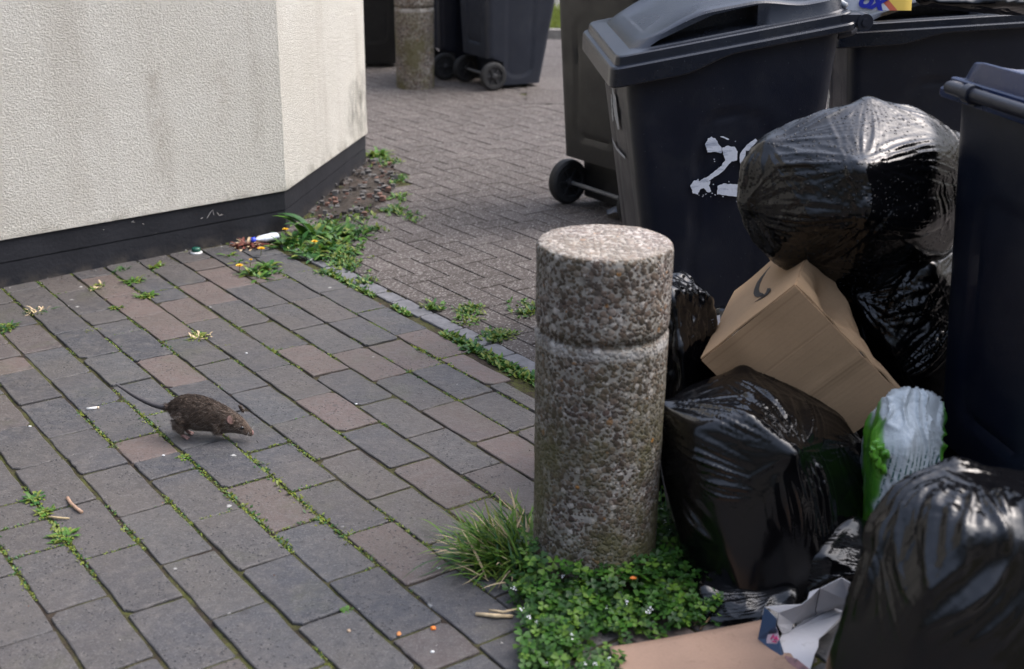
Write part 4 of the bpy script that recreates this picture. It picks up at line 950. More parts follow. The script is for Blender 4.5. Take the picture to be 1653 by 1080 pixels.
kp.set(kp.ramp(dg, [(0.0, (.50, .52, .56)), (e0 - .030, (.50, .52, .56)), (e0 - .029, (.50, .12, .07)), (e0 - .004, (.50, .12, .07)), (e0 - .003, (.68, .48, .10)), (e0 + .2, (.62, .42, .06))], 'CONSTANT'), .4)
link('wrapper', mb.mesh('wrapper'), kp.mat, pk, True)
tc_ = bpy.data.curves.new('txt', 'FONT'); tc_.body = 'ox'; tc_.size = .085; tc_.shear = .35; tc_.offset = .0035; tc_.extrude = .0006; tc_.space_character = .95
to = bpy.data.objects.new('tmp_t', tc_); col.objects.link(to); tm = bpy.data.meshes.new_from_object(to.evaluated_get(bpy.context.evaluated_depsgraph_get())); bpy.data.objects.remove(to)
let = link('lettering', tm, simple('blue packet ink', (.01, .02, .30), .4, .1), pk)
rx = Matrix((ex_, ez_, en_)).transposed(); tilt = Matrix.Rotation(R(-9), 3, 'Z')
let.matrix_local = Matrix.Translation(pp(pw * .17, .016, .0245)) @ (rx @ tilt).to_4x4()
sm = MB(); sm.tube([AT(1338, -6, 4.0), AT(1366, 9, 3.95)], .009, 12)
tag(sm.build('plastic_tube', simple('pale grey plastic', (.30, .32, .34), .4, .1), None, True), 'short pale tube lying across the hinge end of the numbered bin', 'tube')

# ------------------------------------------------------------------ cardboard sheet and torn carton in front
def sheet(name, P, faces, mat, th, parent=None, org=None, sub=0):
    org = org or Vector((0, 0, 0)); mb = MB(); mb.add([Vector(p) - org for p in P], faces); o = mb.build(name, mat, parent)
    if sub: m = o.modifiers.new('u', 'SUBSURF'); m.subdivision_type = 'SIMPLE'; m.levels = m.render_levels = sub
    m = o.modifiers.new('s', 'SOLIDIFY'); m.thickness = th; m.offset = 0; return o
g5 = lambda x, y, z: G(1000 + x / 2.531, 700 + y / 2.531, z)
nx, ny = 30, 16; vs = []
for j in range(ny + 1):
    for i in range(nx + 1):
        t, w = i / nx, j / ny
        a_ = (-40 + (600 + 40) * t, 872 - 112 * t ** 1.15); c_ = (60 + 800 * t, 1190 - 60 * t)
        x, y = a_[0] + (c_[0] - a_[0]) * w, a_[1] + (c_[1] - a_[1]) * w
        z = .018 + .014 * math.exp(-((t - .52) / .14) ** 2) + .010 * (1 - w) * math.sin(t * 5) ** 2 + .003 * mnoise.noise((t * 6, w * 6, 3))
        vs.append(g5(x, y, z))
shm = m_card('pinkish cardboard', (.30, .20, .145)); k = shm[0]
cst = k.mix(k.math('MULTIPLY', k.ramp(k.noise(16, 5, .7), [(.60, 0.0), (.72, 1.0)]), .5), shm[1], (.12, .075, .05)); k.set(cst, .85, k.bump(k.noise(70, 4), .0015), .2)
so = sheet('cardboard_sheet', vs, [(j * (nx + 1) + i, j * (nx + 1) + i + 1, (j + 1) * (nx + 1) + i + 1, (j + 1) * (nx + 1) + i) for j in range(ny) for i in range(nx)], k.mat, .004)
so.data.polygons.foreach_set('use_smooth', [True] * len(so.data.polygons)); tag(so, 'flattened sheet of pinkish brown cardboard on the ground at the bottom edge', 'cardboard')
g6 = lambda x, y, z: G(1200 + x / 6.0, 900 + y / 6.0, z)
cr_ = g6(140, 790, .03); crt = tag(empty('carton', cr_), 'torn open carton, white inside and dark blue outside, on the cardboard sheet', 'carton')
kw2 = NT('white carton board'); kw2.set(kw2.mix(kw2.ramp(kw2.noise(30, 5), [(.62, 0.0), (.75, .5)]), kw2.ramp(kw2.noise(8, 4), [(.3, (.42, .41, .42)), (.7, (.50, .49, .50))]), (.22, .19, .16)), .7, kw2.bump(kw2.noise(14, 4), .006), .3)
bl = simple('dark blue carton print', (.018, .045, .10), .45, .15, 20)
def gp(L): return [g6(*p) for p in L]
sheet('side_panel', gp([(205, 480, .095), (318, 590, .088), (312, 660, .075), (345, 780, .05), (392, 935, .026), (370, 970, .024), (140, 790, .030)]), [(0, 1, 2, 3, 6), (3, 4, 5, 6)], bl, .0016, crt, cr_)
sheet('end_panel', gp([(212, 476, .097), (340, 535, .085), (330, 650, .06), (378, 742, .036), (458, 712, .036), (482, 640, .045), (562, 455, .10), (400, 462, .099)]), [(0, 7, 1), (1, 7, 6, 5), (1, 5, 2), (2, 5, 4, 3)], kw2.mat, .0016, crt, cr_)
sheet('base_panel', gp([(378, 742, .034), (458, 712, .034), (600, 600, .037), (720, 552, .040), (880, 488, .055), (1000, 520, .058), (955, 595, .045), (840, 700, .036), (730, 790, .030), (725, 865, .028), (690, 940, .026), (650, 1085, .020), (400, 945, .025), (350, 800, .03)]),
      [tuple(range(14))], kw2.mat, .0016, crt, cr_)
sheet('flap', gp([(482, 640, .042), (562, 455, .10), (622, 410, .112), (642, 335, .125), (735, 300, .135), (690, 520, .062), (720, 552, .042), (600, 600, .040)]), [(0, 1, 2, 5), (2, 3, 4, 5), (0, 5, 6, 7)], kw2.mat, .0016, crt, cr_)
sheet('flap', gp([(748, 296, .137), (950, 195, .16), (1135, 300, .150), (1045, 430, .10), (1000, 520, .062), (880, 488, .056), (722, 548, .044), (702, 515, .062)]), [(0, 1, 3, 7), (1, 2, 3), (3, 4, 5, 6), (3, 6, 7)], kw2.mat, .0016, crt, cr_)
pf = sheet('printed_flap', gp([(400, 950, .030), (520, 985, .030), (650, 1090, .026), (560, 1130, .022), (430, 1010, .026)]), [(0, 1, 2, 3, 4)], simple('brown and pink print', (.16, .07, .075), .5, .6, 60), .0016, crt, cr_)
dc = MB(); e_ = [(300 + 62 * math.cos(t / 24 * 2 * math.pi) - 30 * math.sin(t / 24 * 2 * math.pi), 765 + 115 * math.sin(t / 24 * 2 * math.pi)) for t in range(24)]
def onside(x, y):
    A1, B1, C1 = g6(205, 480, .095), g6(392, 935, .026), g6(140, 790, .030); n_ = (B1 - A1).cross(C1 - A1).normalized()
    if n_.dot(Vector((0, 0, H)) - A1) < 0: n_ = -n_
    return on_plane(1200 + x / 6, 900 + y / 6, A1, n_) + n_ * .003 - cr_
e_ = [(min(x, 318 + (y - 650) * .29), y) for x, y in e_]
dc.add([onside(x, y) for x, y in e_], [tuple(range(24))]); me = dc.mesh('emblem'); fixnormals(me); em = link('emblem', me, simple('pale pink print', (.48, .38, .42), .5, .1), crt); em.modifiers.new('s', 'SOLIDIFY').thickness = .0008
def strokes(L, mat, name='emblem_print'):
    m2 = MB()
    for st_ in L:
        P3 = [onside(x - 0, y) for x, y in st_]; n_ = (g6(392, 935, .026) - g6(205, 480, .095)).cross(g6(140, 790, .03) - g6(205, 480, .095)).normalized()
        m2.tube([p + (-n_ if n_.z < 0 else n_) * .0012 for p in P3], .0016, 6)
    m2.build(name, mat, em)
strokes([[(262, 735), (268, 690), (280, 730), (290, 695), (300, 735)], [(305, 700), (325, 705)], [(318, 700), (322, 735)]], ink)
strokes([[(275, 790), (300, 745), (315, 800), (330, 760), (345, 800)], [(300, 770), (340, 790)], [(290, 810), (330, 815)]], simple('pink print', (.55, .03, .16), .5, .1), 'emblem_script')

# ------------------------------------------------------------------ small plants
def leaf_strip(mb, base, az, L, W, rise, droop, mi=0, n=5, fold=.25, tooth=0.0, rnd=random):
    """one leaf: rises then droops outwards; cross section folded along the midrib"""
    dx, dy = math.cos(az), math.sin(az); px, py = -dy, dx; vs = []; z = 0; r = 0; ang = rise
    for i in range(n + 1):
        t = i / n; w = W * (math.sin(math.pi * min(1, t * .86 + .12)) ** .8) * (1 - .25 * t)
        if tooth and i % 2: w *= (1 - tooth)
        if i == n: w = W * .04
        c = Vector(base) + Vector((dx * r, dy * r, z)); lift = w * fold
        vs += [c + Vector((px * w, py * w, lift)), c, c + Vector((-px * w, -py * w, lift))]
        ang -= droop / n; r += L / n * math.cos(ang); z += L / n * math.sin(ang)
        if z < -base[2] + .003: z = max(z, .003 - base[2])
    fs = [(i * 3 + k, i * 3 + k + 1, (i + 1) * 3 + k + 1, (i + 1) * 3 + k) for i in range(n) for k in (0, 1)]
    mb.add(vs, fs, mi)
def rosette(mb, c, n, L, W, spread=.01, rise=(.3, 1.2), droop=(.6, 1.6), mis=(0, 1), tooth=0.0, rnd=random):
    for _ in range(n):
        a_ = rnd.uniform(0, 6.283); q = rnd.uniform(0, spread); l_ = L * rnd.uniform(.55, 1.1)
        leaf_strip(mb, (c[0] + math.cos(a_) * q, c[1] + math.sin(a_) * q, c[2] + .001), a_ + rnd.uniform(-.5, .5), l_, W * rnd.uniform(.7, 1.2), rnd.uniform(*rise), rnd.uniform(*droop), rnd.choice(mis), tooth=tooth, rnd=rnd)
LM = [MAT['leaf1'], MAT['leaf2'], MAT['leaf3'], MAT['dry'], MAT['red']]
def weed(px, py, label, n=14, L=.05, W=.008, spread=.012, mis=(0, 0, 1, 2), cat='weed', name='weed', group='small weeds between the pavers', seed=0, clumps=None, tooth=.0, rise=(.3, 1.2), droop=(.6, 1.6)):
    rnd = random.Random(seed + px * 7 + py); p = G(px, py); mb = MB()
    for (ox, oy, sc_) in (clumps or [(0, 0, 1), (rnd.uniform(4, 9), rnd.uniform(-4, 0), .7), (rnd.uniform(-9, -4), rnd.uniform(0, 4), .6), (rnd.uniform(-3, 3), rnd.uniform(2, 5), .5)]):
        q = G(px + ox, py + oy) - p
        rosette(mb, (q.x, q.y, 0), int(n * sc_ * (1 if clumps else .8)) + 1, L * (.6 + .4 * sc_) * (1 if clumps else .66), W * (1 if clumps else .8), spread, rise, droop, mis, tooth, rnd)
    o = mb.build(name, LM, smooth=True); o.location = (p.x, p.y, -.002); return tag(o, label, cat, group)
def dandelion_head(parent, loc, s=.014, h=.03):
    mb = MB(); mb.tube([(0, 0, 0), (.002, .001, h * .6), (.004, 0, h)], .0014, 6); st = mb.build('stem', MAT['leaf3'], parent, True); st.location = loc
    fb = MB(); rnd = random.Random(int(loc[0] * 1e4))
    for ring, (r_, k_, tilt_) in enumerate(((s, 26, .15), (s * .75, 20, .5), (s * .45, 14, .95))):
        for q in range(k_):
            a_ = 2 * math.pi * q / k_ + rnd.uniform(-.1, .1); ca_, sa_ = math.cos(a_), math.sin(a_); w = .0016
            fb.add([(-sa_ * w * .5, ca_ * w * .5, 0), (sa_ * w * .5, -ca_ * w * .5, 0), (ca_ * r_ * math.cos(tilt_) + sa_ * w, sa_ * r_ * math.cos(tilt_) - ca_ * w, r_ * math.sin(tilt_) + .003), (ca_ * r_ * math.cos(tilt_) - sa_ * w, sa_ * r_ * math.cos(tilt_) + ca_ * w, r_ * math.sin(tilt_) + .003)], [(0, 1, 2, 3)])
    f = fb.build('flower', MAT['yellow'], parent); f.location = (loc[0] + .004, loc[1], h + loc[2]); return f
W_ = [
 (216, 455, 'bright green feathery weed, larger of two side by side below the plinth', 22, .062, .0065, .02, (0, 0, 2)),
 (236, 478, 'bright green weed just below and right of the largest feathery one', 20, .050, .0065, .02, (0, 0, 2)),
 (156, 464, 'yellowish low weed left of the feathery green ones', 18, .042, .005, .02, (2, 2, 3, 1)),
 (194, 435, 'dark little weed against the foot of the plinth', 16, .040, .005, .015, (1, 1, 0)),
 (251, 432, 'upright light green weed close to the plinth, right of the dark one', 12, .055, .008, .008, (0, 2)),
 (188, 497, 'small grey green weed in a joint under the feathery weeds', 12, .036, .006, .012, (1, 2)),
 (62, 503, 'straggly weed with dry brown runners near the left edge', 26, .055, .004, .035, (1, 2, 3, 3)),
 (10, 529, 'dense dark weed cut by the left edge of the picture', 26, .05, .006, .03, (1, 1, 2)),
 (320, 543, 'low spreading weed with dry tips alone among the pavers above the rat', 26, .045, .005, .03, (2, 2, 1, 3)),
 (148, 533, 'tiny moss green tuft in a joint left of centre', 10, .022, .004, .014, (2,)),
 (55, 806, 'compact rosette weed near the left edge, uppermost of three', 22, .042, .006, .018, (0, 2, 1)),
 (72, 826, 'pale green weed beside the thin straw, middle of three', 16, .034, .006, .014, (2, 0)),
 (104, 866, 'leafy green weed, lowest of three below the twig', 22, .045, .006, .03, (0, 0, 2)),
 (556, 986, 'single small green seedling in a joint at the bottom centre', 6, .022, .006, .004, (0,)),
 (753, 518, 'green tuft on the herringbone blocks left of the bollard top', 24, .05, .006, .045, (0, 2)),
 (527, 440, 'round green clump at the start of the edging course', 26, .05, .007, .035, (0, 2, 1)),
 (763, 562, 'leafy grey green weed in the gap beside the edging course', 18, .045, .011, .02, (0, 1)),
 (607, 250, 'tall green weed growing at the far corner of the building', 34, .12, .014, .05, (0, 0, 2)),
 (643, 318, 'small green weed on the edge of the soil patch', 22, .055, .010, .04, (0, 0, 2)),
 (628, 337, 'very small weed below the soil patch edge', 12, .045, .008, .03, (0, 1)),
 (299, 738, 'small yellowish tuft in the joint under the rat', 12, .022, .005, .018, (2, 2, 0)),
 (822, 540, 'thin green shoots on the blocks close to the bollard', 14, .035, .005, .03, (0, 2)),
]
for i, (px, py, lb, n, L, W, spd, mis) in enumerate(W_): weed(px, py, lb, n, L, W, spd, mis, seed=i)
red = weed(402, 396, 'reddish brown withered weed next to the crushed bottle', 36, .05, .008, .05, (4, 4, 4, 3), seed=77, clumps=[(0, 0, 1), (14, 1, .8), (-8, 2, .6)])
dn = weed(415, 437, 'dandelion clump with two open yellow flowers in the paving', 20, .062, .009, .03, (0, 0, 1, 2), cat='dandelion', name='dandelion', group='dandelions', seed=88, clumps=[(0, 0, 1), (16, -6, 1), (-10, 6, .8), (24, 6, .7), (-30, -14, .3), (-44, -24, .4), (4, 12, .7)], tooth=.25)
for (qx, qy) in ((386, 440), (421, 412), (404, 430)):
    q = G(qx, qy) - G(415, 437); dandelion_head(dn, (q.x, q.y, 0), .016 if qx != 404 else .008, .028)
cl = weed(512, 385, 'large mixed clump of broad leaved weeds at the corner of the plinth', 30, .095, .014, .06, (0, 0, 1, 1, 2), cat='weed clump', name='weed_clump', group='weed clumps', seed=99,
          clumps=[(0, -4, 1), (25, -2, 1), (-25, 8, 1), (48, -8, .8), (-38, 0, .7), (10, 16, .8), (-14, 24, .8), (30, 10, .7), (62, -4, .6), (-50, 12, .6), (20, 30, .5), (-8, 34, .4), (45, 24, .3)], tooth=.2)
big = MB(); rnd = random.Random(3)
for _ in range(7): leaf_strip(big, (rnd.uniform(-.03, .03), rnd.uniform(-.03, .03), 0), rnd.uniform(2.2, 4.6), rnd.uniform(.14, .20), .022, 1.25, 1.2, rnd.choice((0, 1)), n=7)
bo_ = big.build('broad_leaf', LM, cl, True); q = G(497, 380) - G(512, 385); bo_.location = (q.x, q.y, 0)
for (qx, qy) in ((460, 383), (507, 403)):
    q = G(qx, qy) - G(512, 385); dandelion_head(cl, (q.x, q.y, 0), .014, .035)
# creeping greenery in the open joint beside the edging course, the moss of the joints
def scatter_leaves(pts, name, label_kind, mats, L=(.008, .02), W=(.002, .005), seed=0, hmax=.012, per=5):
    rnd = random.Random(seed); mb = MB()
    for p, s_c in pts:
        for _ in range(per):
            a_ = rnd.uniform(0, 6.283); l_ = rnd.uniform(*L) * s_c; w = rnd.uniform(*W) * s_c; q = Vector((p[0] + rnd.gauss(0, .004 * s_c), p[1] + rnd.gauss(0, .004 * s_c), p[2]))
            d = Vector((math.cos(a_), math.sin(a_), rnd.uniform(.1, 1.1))).normalized() * l_; e = Vector((-math.sin(a_), math.cos(a_), rnd.uniform(-.3, .3))) * w
            m = q + d * .55
            mb.add([q, m + e, q + d, m - e], [(0, 1, 2, 3)], rnd.randrange(len(mats)))
    o = mb.build(name, mats); o['kind'] = label_kind; return o
rnd = random.Random(12); pts = []
def ok(p): return p.y > 1.6 and not inpoly(p, BUILD)
for jn in joints:
    if jn[0] == 'r':
        for _ in range(900):
            u_ = rnd.uniform(-5.6, -1.4); p = UV(u_, jn[1] + rnd.gauss(0, .003), -.003)
            m = mnoise.noise((p.x * 2.3, p.y * 2.3, 4)) + .55 * mnoise.noise((p.x * 9, p.y * 9, 8))
            if m > .04 and ok(p): pts.append((p, rnd.uniform(.4, .7 + min(1.4, 2.2 * m))))
    else:
        for _ in range(26):
            p = UV(jn[1] + rnd.gauss(0, .003), rnd.uniform(jn[2], jn[3]), -.003)
            m = mnoise.noise((p.x * 2.3, p.y * 2.3, 4)) + .55 * mnoise.noise((p.x * 9, p.y * 9, 8))
            if m > .18 and ok(p): pts.append((p, rnd.uniform(.35, .6 + min(.7, m))))
scatter_leaves(pts, 'moss', 'stuff', [MAT['moss'], MAT['leaf3'], MAT['leaf2']], (.004, .010), (.0015, .003), 1, per=4)
pts = []
for _ in range(1150):
    u_ = rnd.uniform(-5.0, -2.3); wid = .004 + .030 * max(0, min(1, (u_ + 3.9) / .9)); p = UV(u_, 2.302 + rnd.gauss(0, wid * .5), -.004)
    if u_ < -4.5: p = UV(u_, 2.37 + rnd.gauss(0, .035), .002)
    if ok(p) and mnoise.noise((p.x * 5, p.y * 5, 2)) > (.0 if u_ < -3.75 else -.15) and (u_ > -3.8 or rnd.random() < .45): pts.append((p, rnd.uniform(.7, 1.5)))
for (qx, qy, sg, n_) in ((590, 455, 9, 25), (560, 430, 12, 40), (545, 415, 14, 60), (760, 500, 10, 50), (700, 496, 8, 25), (850, 500, 14, 40), (800, 545, 10, 60), (640, 340, 7, 60), (560, 350, 20, 80), (618, 262, 10, 80), (665, 350, 9, 25), (600, 372, 8, 25), (640, 290, 7, 40), (535, 372, 22, 110), (560, 405, 16, 35)):
    for _ in range(n_):
        p = G(qx + rnd.gauss(0, sg), qy + rnd.gauss(0, sg * .45), .002)
        if ok(p): pts.append((p, rnd.uniform(.7, 1.5)))
scatter_leaves(pts, 'creeping_weeds', 'stuff', [MAT['leaf1'], MAT['leaf2'], MAT['leaf3']], (.010, .026), (.003, .006), 2, per=5)
# grit and crumbs
gm = MB(); rnd = random.Random(5)
for _ in range(1500):
    p = UV(rnd.uniform(-8, -1.4), rnd.uniform(-1, 4.5), .003)
    if _ < 500: t = rnd.random(); p = W0.lerp(W1, .35 + .65 * t) + Vector((rnd.gauss(.03, .03), rnd.gauss(-.04, .04), .003))
    if not ok(p) or p.y > 9: continue
    s_c = rnd.uniform(.0012, .0042) * (1.0 if rnd.random() < .9 else 1.6); q = [p + Vector((rnd.uniform(-1, 1), rnd.uniform(-1, 1), rnd.uniform(-.2, .9))) * s_c for _k in range(4)]
    gm.add(q, [(0, 1, 2), (0, 3, 1), (1, 3, 2), (2, 3, 0)], rnd.choice((0, 0, 1, 2, 2)))
tag(gm.build('grit', [simple('pale grit', (.30, .29, .27), .8), simple('rust grit', (.13, .06, .03), .9), simple('dark crumbs', (.025, .02, .017), .9)]), kind='stuff')

# ------------------------------------------------------------------ clover patch and grass tuft round the bollard
rnd = random.Random(21); mb = MB()
CP = [G(*p) for p in ((840, 905), (815, 960), (835, 1010), (838, 1120), (1000, 1120), (1000, 1062), (1090, 1035), (1165, 1008), (1168, 950), (1145, 905), (1100, 850), (1072, 795), (1058, 850), (900, 890))]
xs = [p.x for p in CP]; ys = [p.y for p in CP]; cnt = 0
def leaflet(mb, c, a_, s_, nrm, mi):
    d = Vector((math.cos(a_), math.sin(a_), 0)); d = (d - nrm * d.dot(nrm)).normalized(); e = nrm.cross(d)
    P = [c, c + d * s_ * .55 + e * s_ * .42 + nrm * s_ * .08, c + d * s_ * .95 + e * s_ * .36 + nrm * s_ * .06, c + d * s_ * .86, c + d * s_ * .95 - e * s_ * .36 + nrm * s_ * .06, c + d * s_ * .55 - e * s_ * .42 + nrm * s_ * .08]
    mb.add(P, [(0, 1, 2, 3), (0, 3, 4, 5)], mi)
BC = Vector((.2, 2.66, 0))
while cnt < 1350:
    p = Vector((rnd.uniform(min(xs), max(xs)), rnd.uniform(min(ys), max(ys)), 0))
    if not inpoly(p, CP) or (p - BC).length < .152: continue
    ed = min((p - (CP[q] + (CP[(q + 1) % len(CP)] - CP[q]) * max(0, min(1, (p - CP[q]).dot(CP[(q + 1) % len(CP)] - CP[q]) / (CP[(q + 1) % len(CP)] - CP[q]).length_squared)))).length for q in range(len(CP)))
    dens = (.62 + mnoise.noise((p.x * 8, p.y * 8, 0)) * 1.1) * min(1, .15 + ed / .05)
    if rnd.random() > dens: continue
    hmax = .050 + .03 * mnoise.noise((p.x * 7, p.y * 7, 5)) + (.03 if (p - BC).length < .22 else 0)
    h = rnd.uniform(.004, max(.01, hmax)); cnt += 1; a0 = rnd.uniform(0, 6.28); s_ = rnd.uniform(.010, .021)
    nr = Vector((rnd.gauss(0, .3), rnd.gauss(-.12, .3), 1)).normalized(); mi = rnd.choice((0, 0, 1, 1, 2)); c = p + Vector((0, 0, h))
    for q in range(3): leaflet(mb, c, a0 + q * 2.094, s_, nr, mi)
for _ in range(60):
    p = Vector((rnd.uniform(min(xs), max(xs)), rnd.uniform(min(ys), max(ys)), 0))
    if not inpoly(p, CP) or (p - BC).length < .152: continue
    c = p + Vector((0, 0, rnd.uniform(.03, .07)))
    for q in range(5): leaflet(mb, c + Vector((rnd.gauss(0, .002), rnd.gauss(0, .002), rnd.gauss(0, .002))), q * 1.256, rnd.uniform(.003, .005), Vector((rnd.gauss(0, .3), rnd.gauss(-.3, .3), 1)).normalized(), 3)
tag(mb.build('clover', [MAT['clover1'], MAT['clover2'], MAT['clover3'], MAT['petal']]), kind='stuff')
def tuft(px, py, label, n, L, lean, mats, seed, spread=.05, W=.0022):
    rnd = random.Random(seed); p0 = G(px, py); mb = MB()
    for _ in range(n):
        a_ = rnd.gauss(lean, .9); q = (rnd.gauss(0, spread), rnd.gauss(0, spread * .8), 0); c0 = Vector((p0.x + q[0], p0.y + q[1], 0))
        if (c0 - BC).length < .155: continue
        leaf_strip(mb, q, a_, L * rnd.uniform(.35, 1.1), W * rnd.uniform(.6, 1.3), rnd.uniform(.5, 1.45), rnd.uniform(.3, 1.3), rnd.choice(mats), n=6, fold=.4)
    o = mb.build('grass_tuft', [MAT['grass'], MAT['leaf2'], MAT['dry'], MAT['leaf3']], smooth=True); o.location = (p0.x, p0.y, 0); return tag(o, label, 'grass tuft', 'grass tufts at the foot of the bollard')
tuft(832, 905, 'large spiky grass tuft with dry blades left of the foreground bollard', 1000, .15, 2.9, (0, 0, 0, 0, 1, 1, 3, 2), 1, .050, .003)
tuft(1072, 840, 'thin dark grass blades between the bollard and the wide black bag', 60, .11, 1.2, (0, 1, 1), 2, .03)
tuft(1150, 880, 'sparse dark grass blades under the edge of the wide black bag', 50, .09, 0.2, (0, 1, 3), 3, .035)
db = MB(); rnd = random.Random(6)
for (a_, b_) in (((745, 822), (842, 895)), ((802, 800), (852, 880)), ((880, 900), (812, 835))):
    p0, p1 = G(*b_, .01), G(*a_, .055); mid = (p0 + p1) / 2 + Vector((0, 0, .025)); db.tube([p0, mid, p1], [.0022, .0016, .0008], 6)
tag(db.build('dry_stalks', MAT['dry'], None, True), 'bent dry straw stalks sticking out of the grass by the bollard', 'dry stalks')
def stick(name, pts, r, mat, label, cat, group=None, z=.004, segs=1):
    P = [G(x, y, z + dz) for x, y, dz in pts]; o0 = P[0].copy(); mb = MB(); mb.tube([p - o0 for p in P], r, 8); o = mb.build(name, mat, smooth=True); o.location = o0; return tag(o, label, cat, group)
stick('twig', [(109, 804, 0), (114, 812, .003), (124, 821, .003), (132, 827, 0)], [.0052, .0046, .0042, .0048], simple('pale twig bark', (.33, .21, .14), .7, .3, 90), 'short thick twig lying by the leafy weed at left', 'twig', 'dead twigs')
stick('straw', [(78, 834, 0), (95, 836, .002), (112, 837, 0)], [.0022, .0032, .0018], simple('split straw', (.36, .28, .15), .7, .3, 90), 'thin flat splinter of straw below the twig', 'straw', 'dead twigs')
stick('straw', [(768, 991, 0), (800, 994, .004), (828, 995, .0)], [.004, .005, .004], MAT['dry'], 'broken dry reed on the paving left of the clover', 'straw', 'dead twigs')
stick('straw', [(790, 985, .002), (812, 988, .012), (836, 983, .01)], [.003, .003, .002], MAT['dry'], 'upper thin reed crossing over at the edge of the clover', 'straw', 'dead twigs')
for j_, (a_, b_, c_) in enumerate((((1120, 1010), (1140, 985), (1153, 960)), ((1130, 1016), (1152, 990), (1162, 965)))):
    stick('straw', [(*a_, 0), (*b_, .01), (*c_, .015)], [.002, .002, .0012], simple('brown reed %d' % j_, (.16, .10, .05), .8), ('left' if j_ == 0 else 'right') + ' one of two brown bent reeds by the shredded black plastic', 'straw', 'dead twigs')
bt = tag(empty('cigarette_butt', G(150, 659, .0045)), 'white cigarette end lying left of the rat', 'cigarette butt')
d_ = (G(160, 658) - G(141, 660)).normalized(); Lb = .036; mb = MB(); mb.tube([-d_ * Lb / 2, d_ * Lb * .32], .0042, 12); mb.build('paper', simple('cigarette paper', (.62, .61, .58), .7, .1), bt, True)
mb = MB(); mb.tube([d_ * Lb * .32, d_ * Lb / 2], .0043, 12); mb.build('filter_tip', simple('stained tip', (.50, .42, .30), .8, .2, 300), bt, True)
def crumb(name, px, py, r, mat, label, cat, flat=.5, seed=0, group=None):
    bm = bmesh.new(); bmesh.ops.create_icosphere(bm, subdivisions=3, radius=1); rnd = random.Random(seed)
    for v in bm.verts:
        f = 1 + .35 * mnoise.noise(v.co * 1.6 + Vector((seed, 0, 0))) + .12 * mnoise.noise(v.co * 5); v.co = Vector((v.co.x * r[0] * f, v.co.y * r[1] * f, v.co.z * r[0] * flat * f))
    me = bpy.data.meshes.new(name); bm.to_mesh(me); bm.free(); o = link(name, me, mat, None, True); o.location = G(px, py, r[0] * flat * .8 + .001); return tag(o, label, cat, group)
orange = simple('orange peel', (.75, .20, .03), .5, .2, 90)
crumb('orange_crumb', 699, 1014, (.006, .005), orange, 'bright orange crumb on the paver at the bottom centre', 'crumb', .7, 1)
crumb('orange_crumb', 644, 1023, (.0045, .008), simple('dull orange scrap', (.50, .20, .06), .6, .3, 90), 'dull orange scrap at the chipped paver corner', 'crumb', .4, 2)
crumb('pebble', 563, 1018, (.005, .0045), simple('buff pebble', (.30, .22, .15), .8, .3, 90), 'buff pebble on a paver at the bottom', 'pebble', .6, 3)
crumb('orange_petal', 1020, 978, (.007, .004), orange, 'orange scrap lying in the clover', 'scrap', .5, 4).location.z = .075
for j_, (x, y, lb) in enumerate(((708, 917, 'tiny white stone by the joint above the grass tuft'), (398, 570, 'small white fleck on the pavers, centre left'), (575, 652, 'white speck on a paver right of the rat'), (48, 688, 'small white lump beside moss at the left edge'), (264, 735, 'white fleck on the paver under the rat'), (698, 1052, 'whitish crumb at bottom centre'))):
    crumb('white_fleck', x, y, (.0045, .0035), MAT['petal'], lb, 'fleck', .4, 10 + j_, 'white flecks on the paving')
# crushed bottle and cap by the wall
bo = tag(empty('crushed_bottle', G(428, 385)), 'crushed white plastic bottle with a blue cap lying at the foot of the plinth', 'bottle')
a0, a1 = G(450, 381, .022) - bo.location, G(412, 387, .018) - bo.location; ax = (a1 - a0).normalized(); sdv = Vector((-ax.y, ax.x, 0)); mb = MB(); rings = []
for q in range(17):
    t = q / 16; r_ = .026 * (1 if t < .62 else 1 - (t - .62) / .38 * .62) * (.5 if q == 0 else 1); ctr = a0 + (a1 - a0) * t
    rings.append([ctr + (sdv * math.cos(k / 20 * 6.283) * 1.15 + Vector((0, 0, 1)) * math.sin(k / 20 * 6.283) * .62) * r_ * (1 + .22 * mnoise.noise((math.cos(k / 20 * 6.283) * 2, math.sin(k / 20 * 6.283) * 2, t * 6))) for k in range(20)])
mb.loft(rings); me = mb.mesh('bottle_body'); fixnormals(me); link('bottle_body', me, simple('cloudy white plastic', (.62, .66, .70), .3, .15, 25), bo, True)
mb = MB(); mb.tube([a1, a1 + ax * .018], .0125, 16); mb.build('cap', simple('blue cap plastic', (.03, .06, .55), .35, .1), bo, True)
cpo = tag(empty('bottle_cap', G(317, 409)), 'dark green cap standing in a white ring at the foot of the plinth', 'bottle cap')
mb = MB(); mb.tube([(0, 0, .0), (0, 0, .006), (0, 0, .009)], [.025, .026, .020], 24); mb.build('ring', simple('white cap ring', (.60, .60, .58), .5, .1), cpo, True)
mb = MB(); mb.tube([(0, 0, .008), (0, 0, .022), (0, 0, .026)], [.019, .0185, .015], 24); mb.build('top', simple('dark green cap', (.01, .075, .05), .35, .1), cpo, True)
sc_ = G(996, 352, .0); mb = MB(); rnd = random.Random(8); n = 8
mb.add([(-.05 + .1 * i / n, -.04 + .08 * j / n, .03 + .028 * mnoise.noise((i * .6, j * .6, 2)) + .03 * i / n) for j in range(n + 1) for i in range(n + 1)], [(j * (n + 1) + i, j * (n + 1) + i + 1, (j + 1) * (n + 1) + i + 1, (j + 1) * (n + 1) + i) for j in range(n) for i in range(n)])
o = mb.build('plastic_scrap', simple('clear grey film', (.12, .13, .15), .25, .3, 40), None, True); o.location = sc_; tag(o, 'crumpled clear plastic scrap at the foot of the numbered bin', 'plastic scrap')
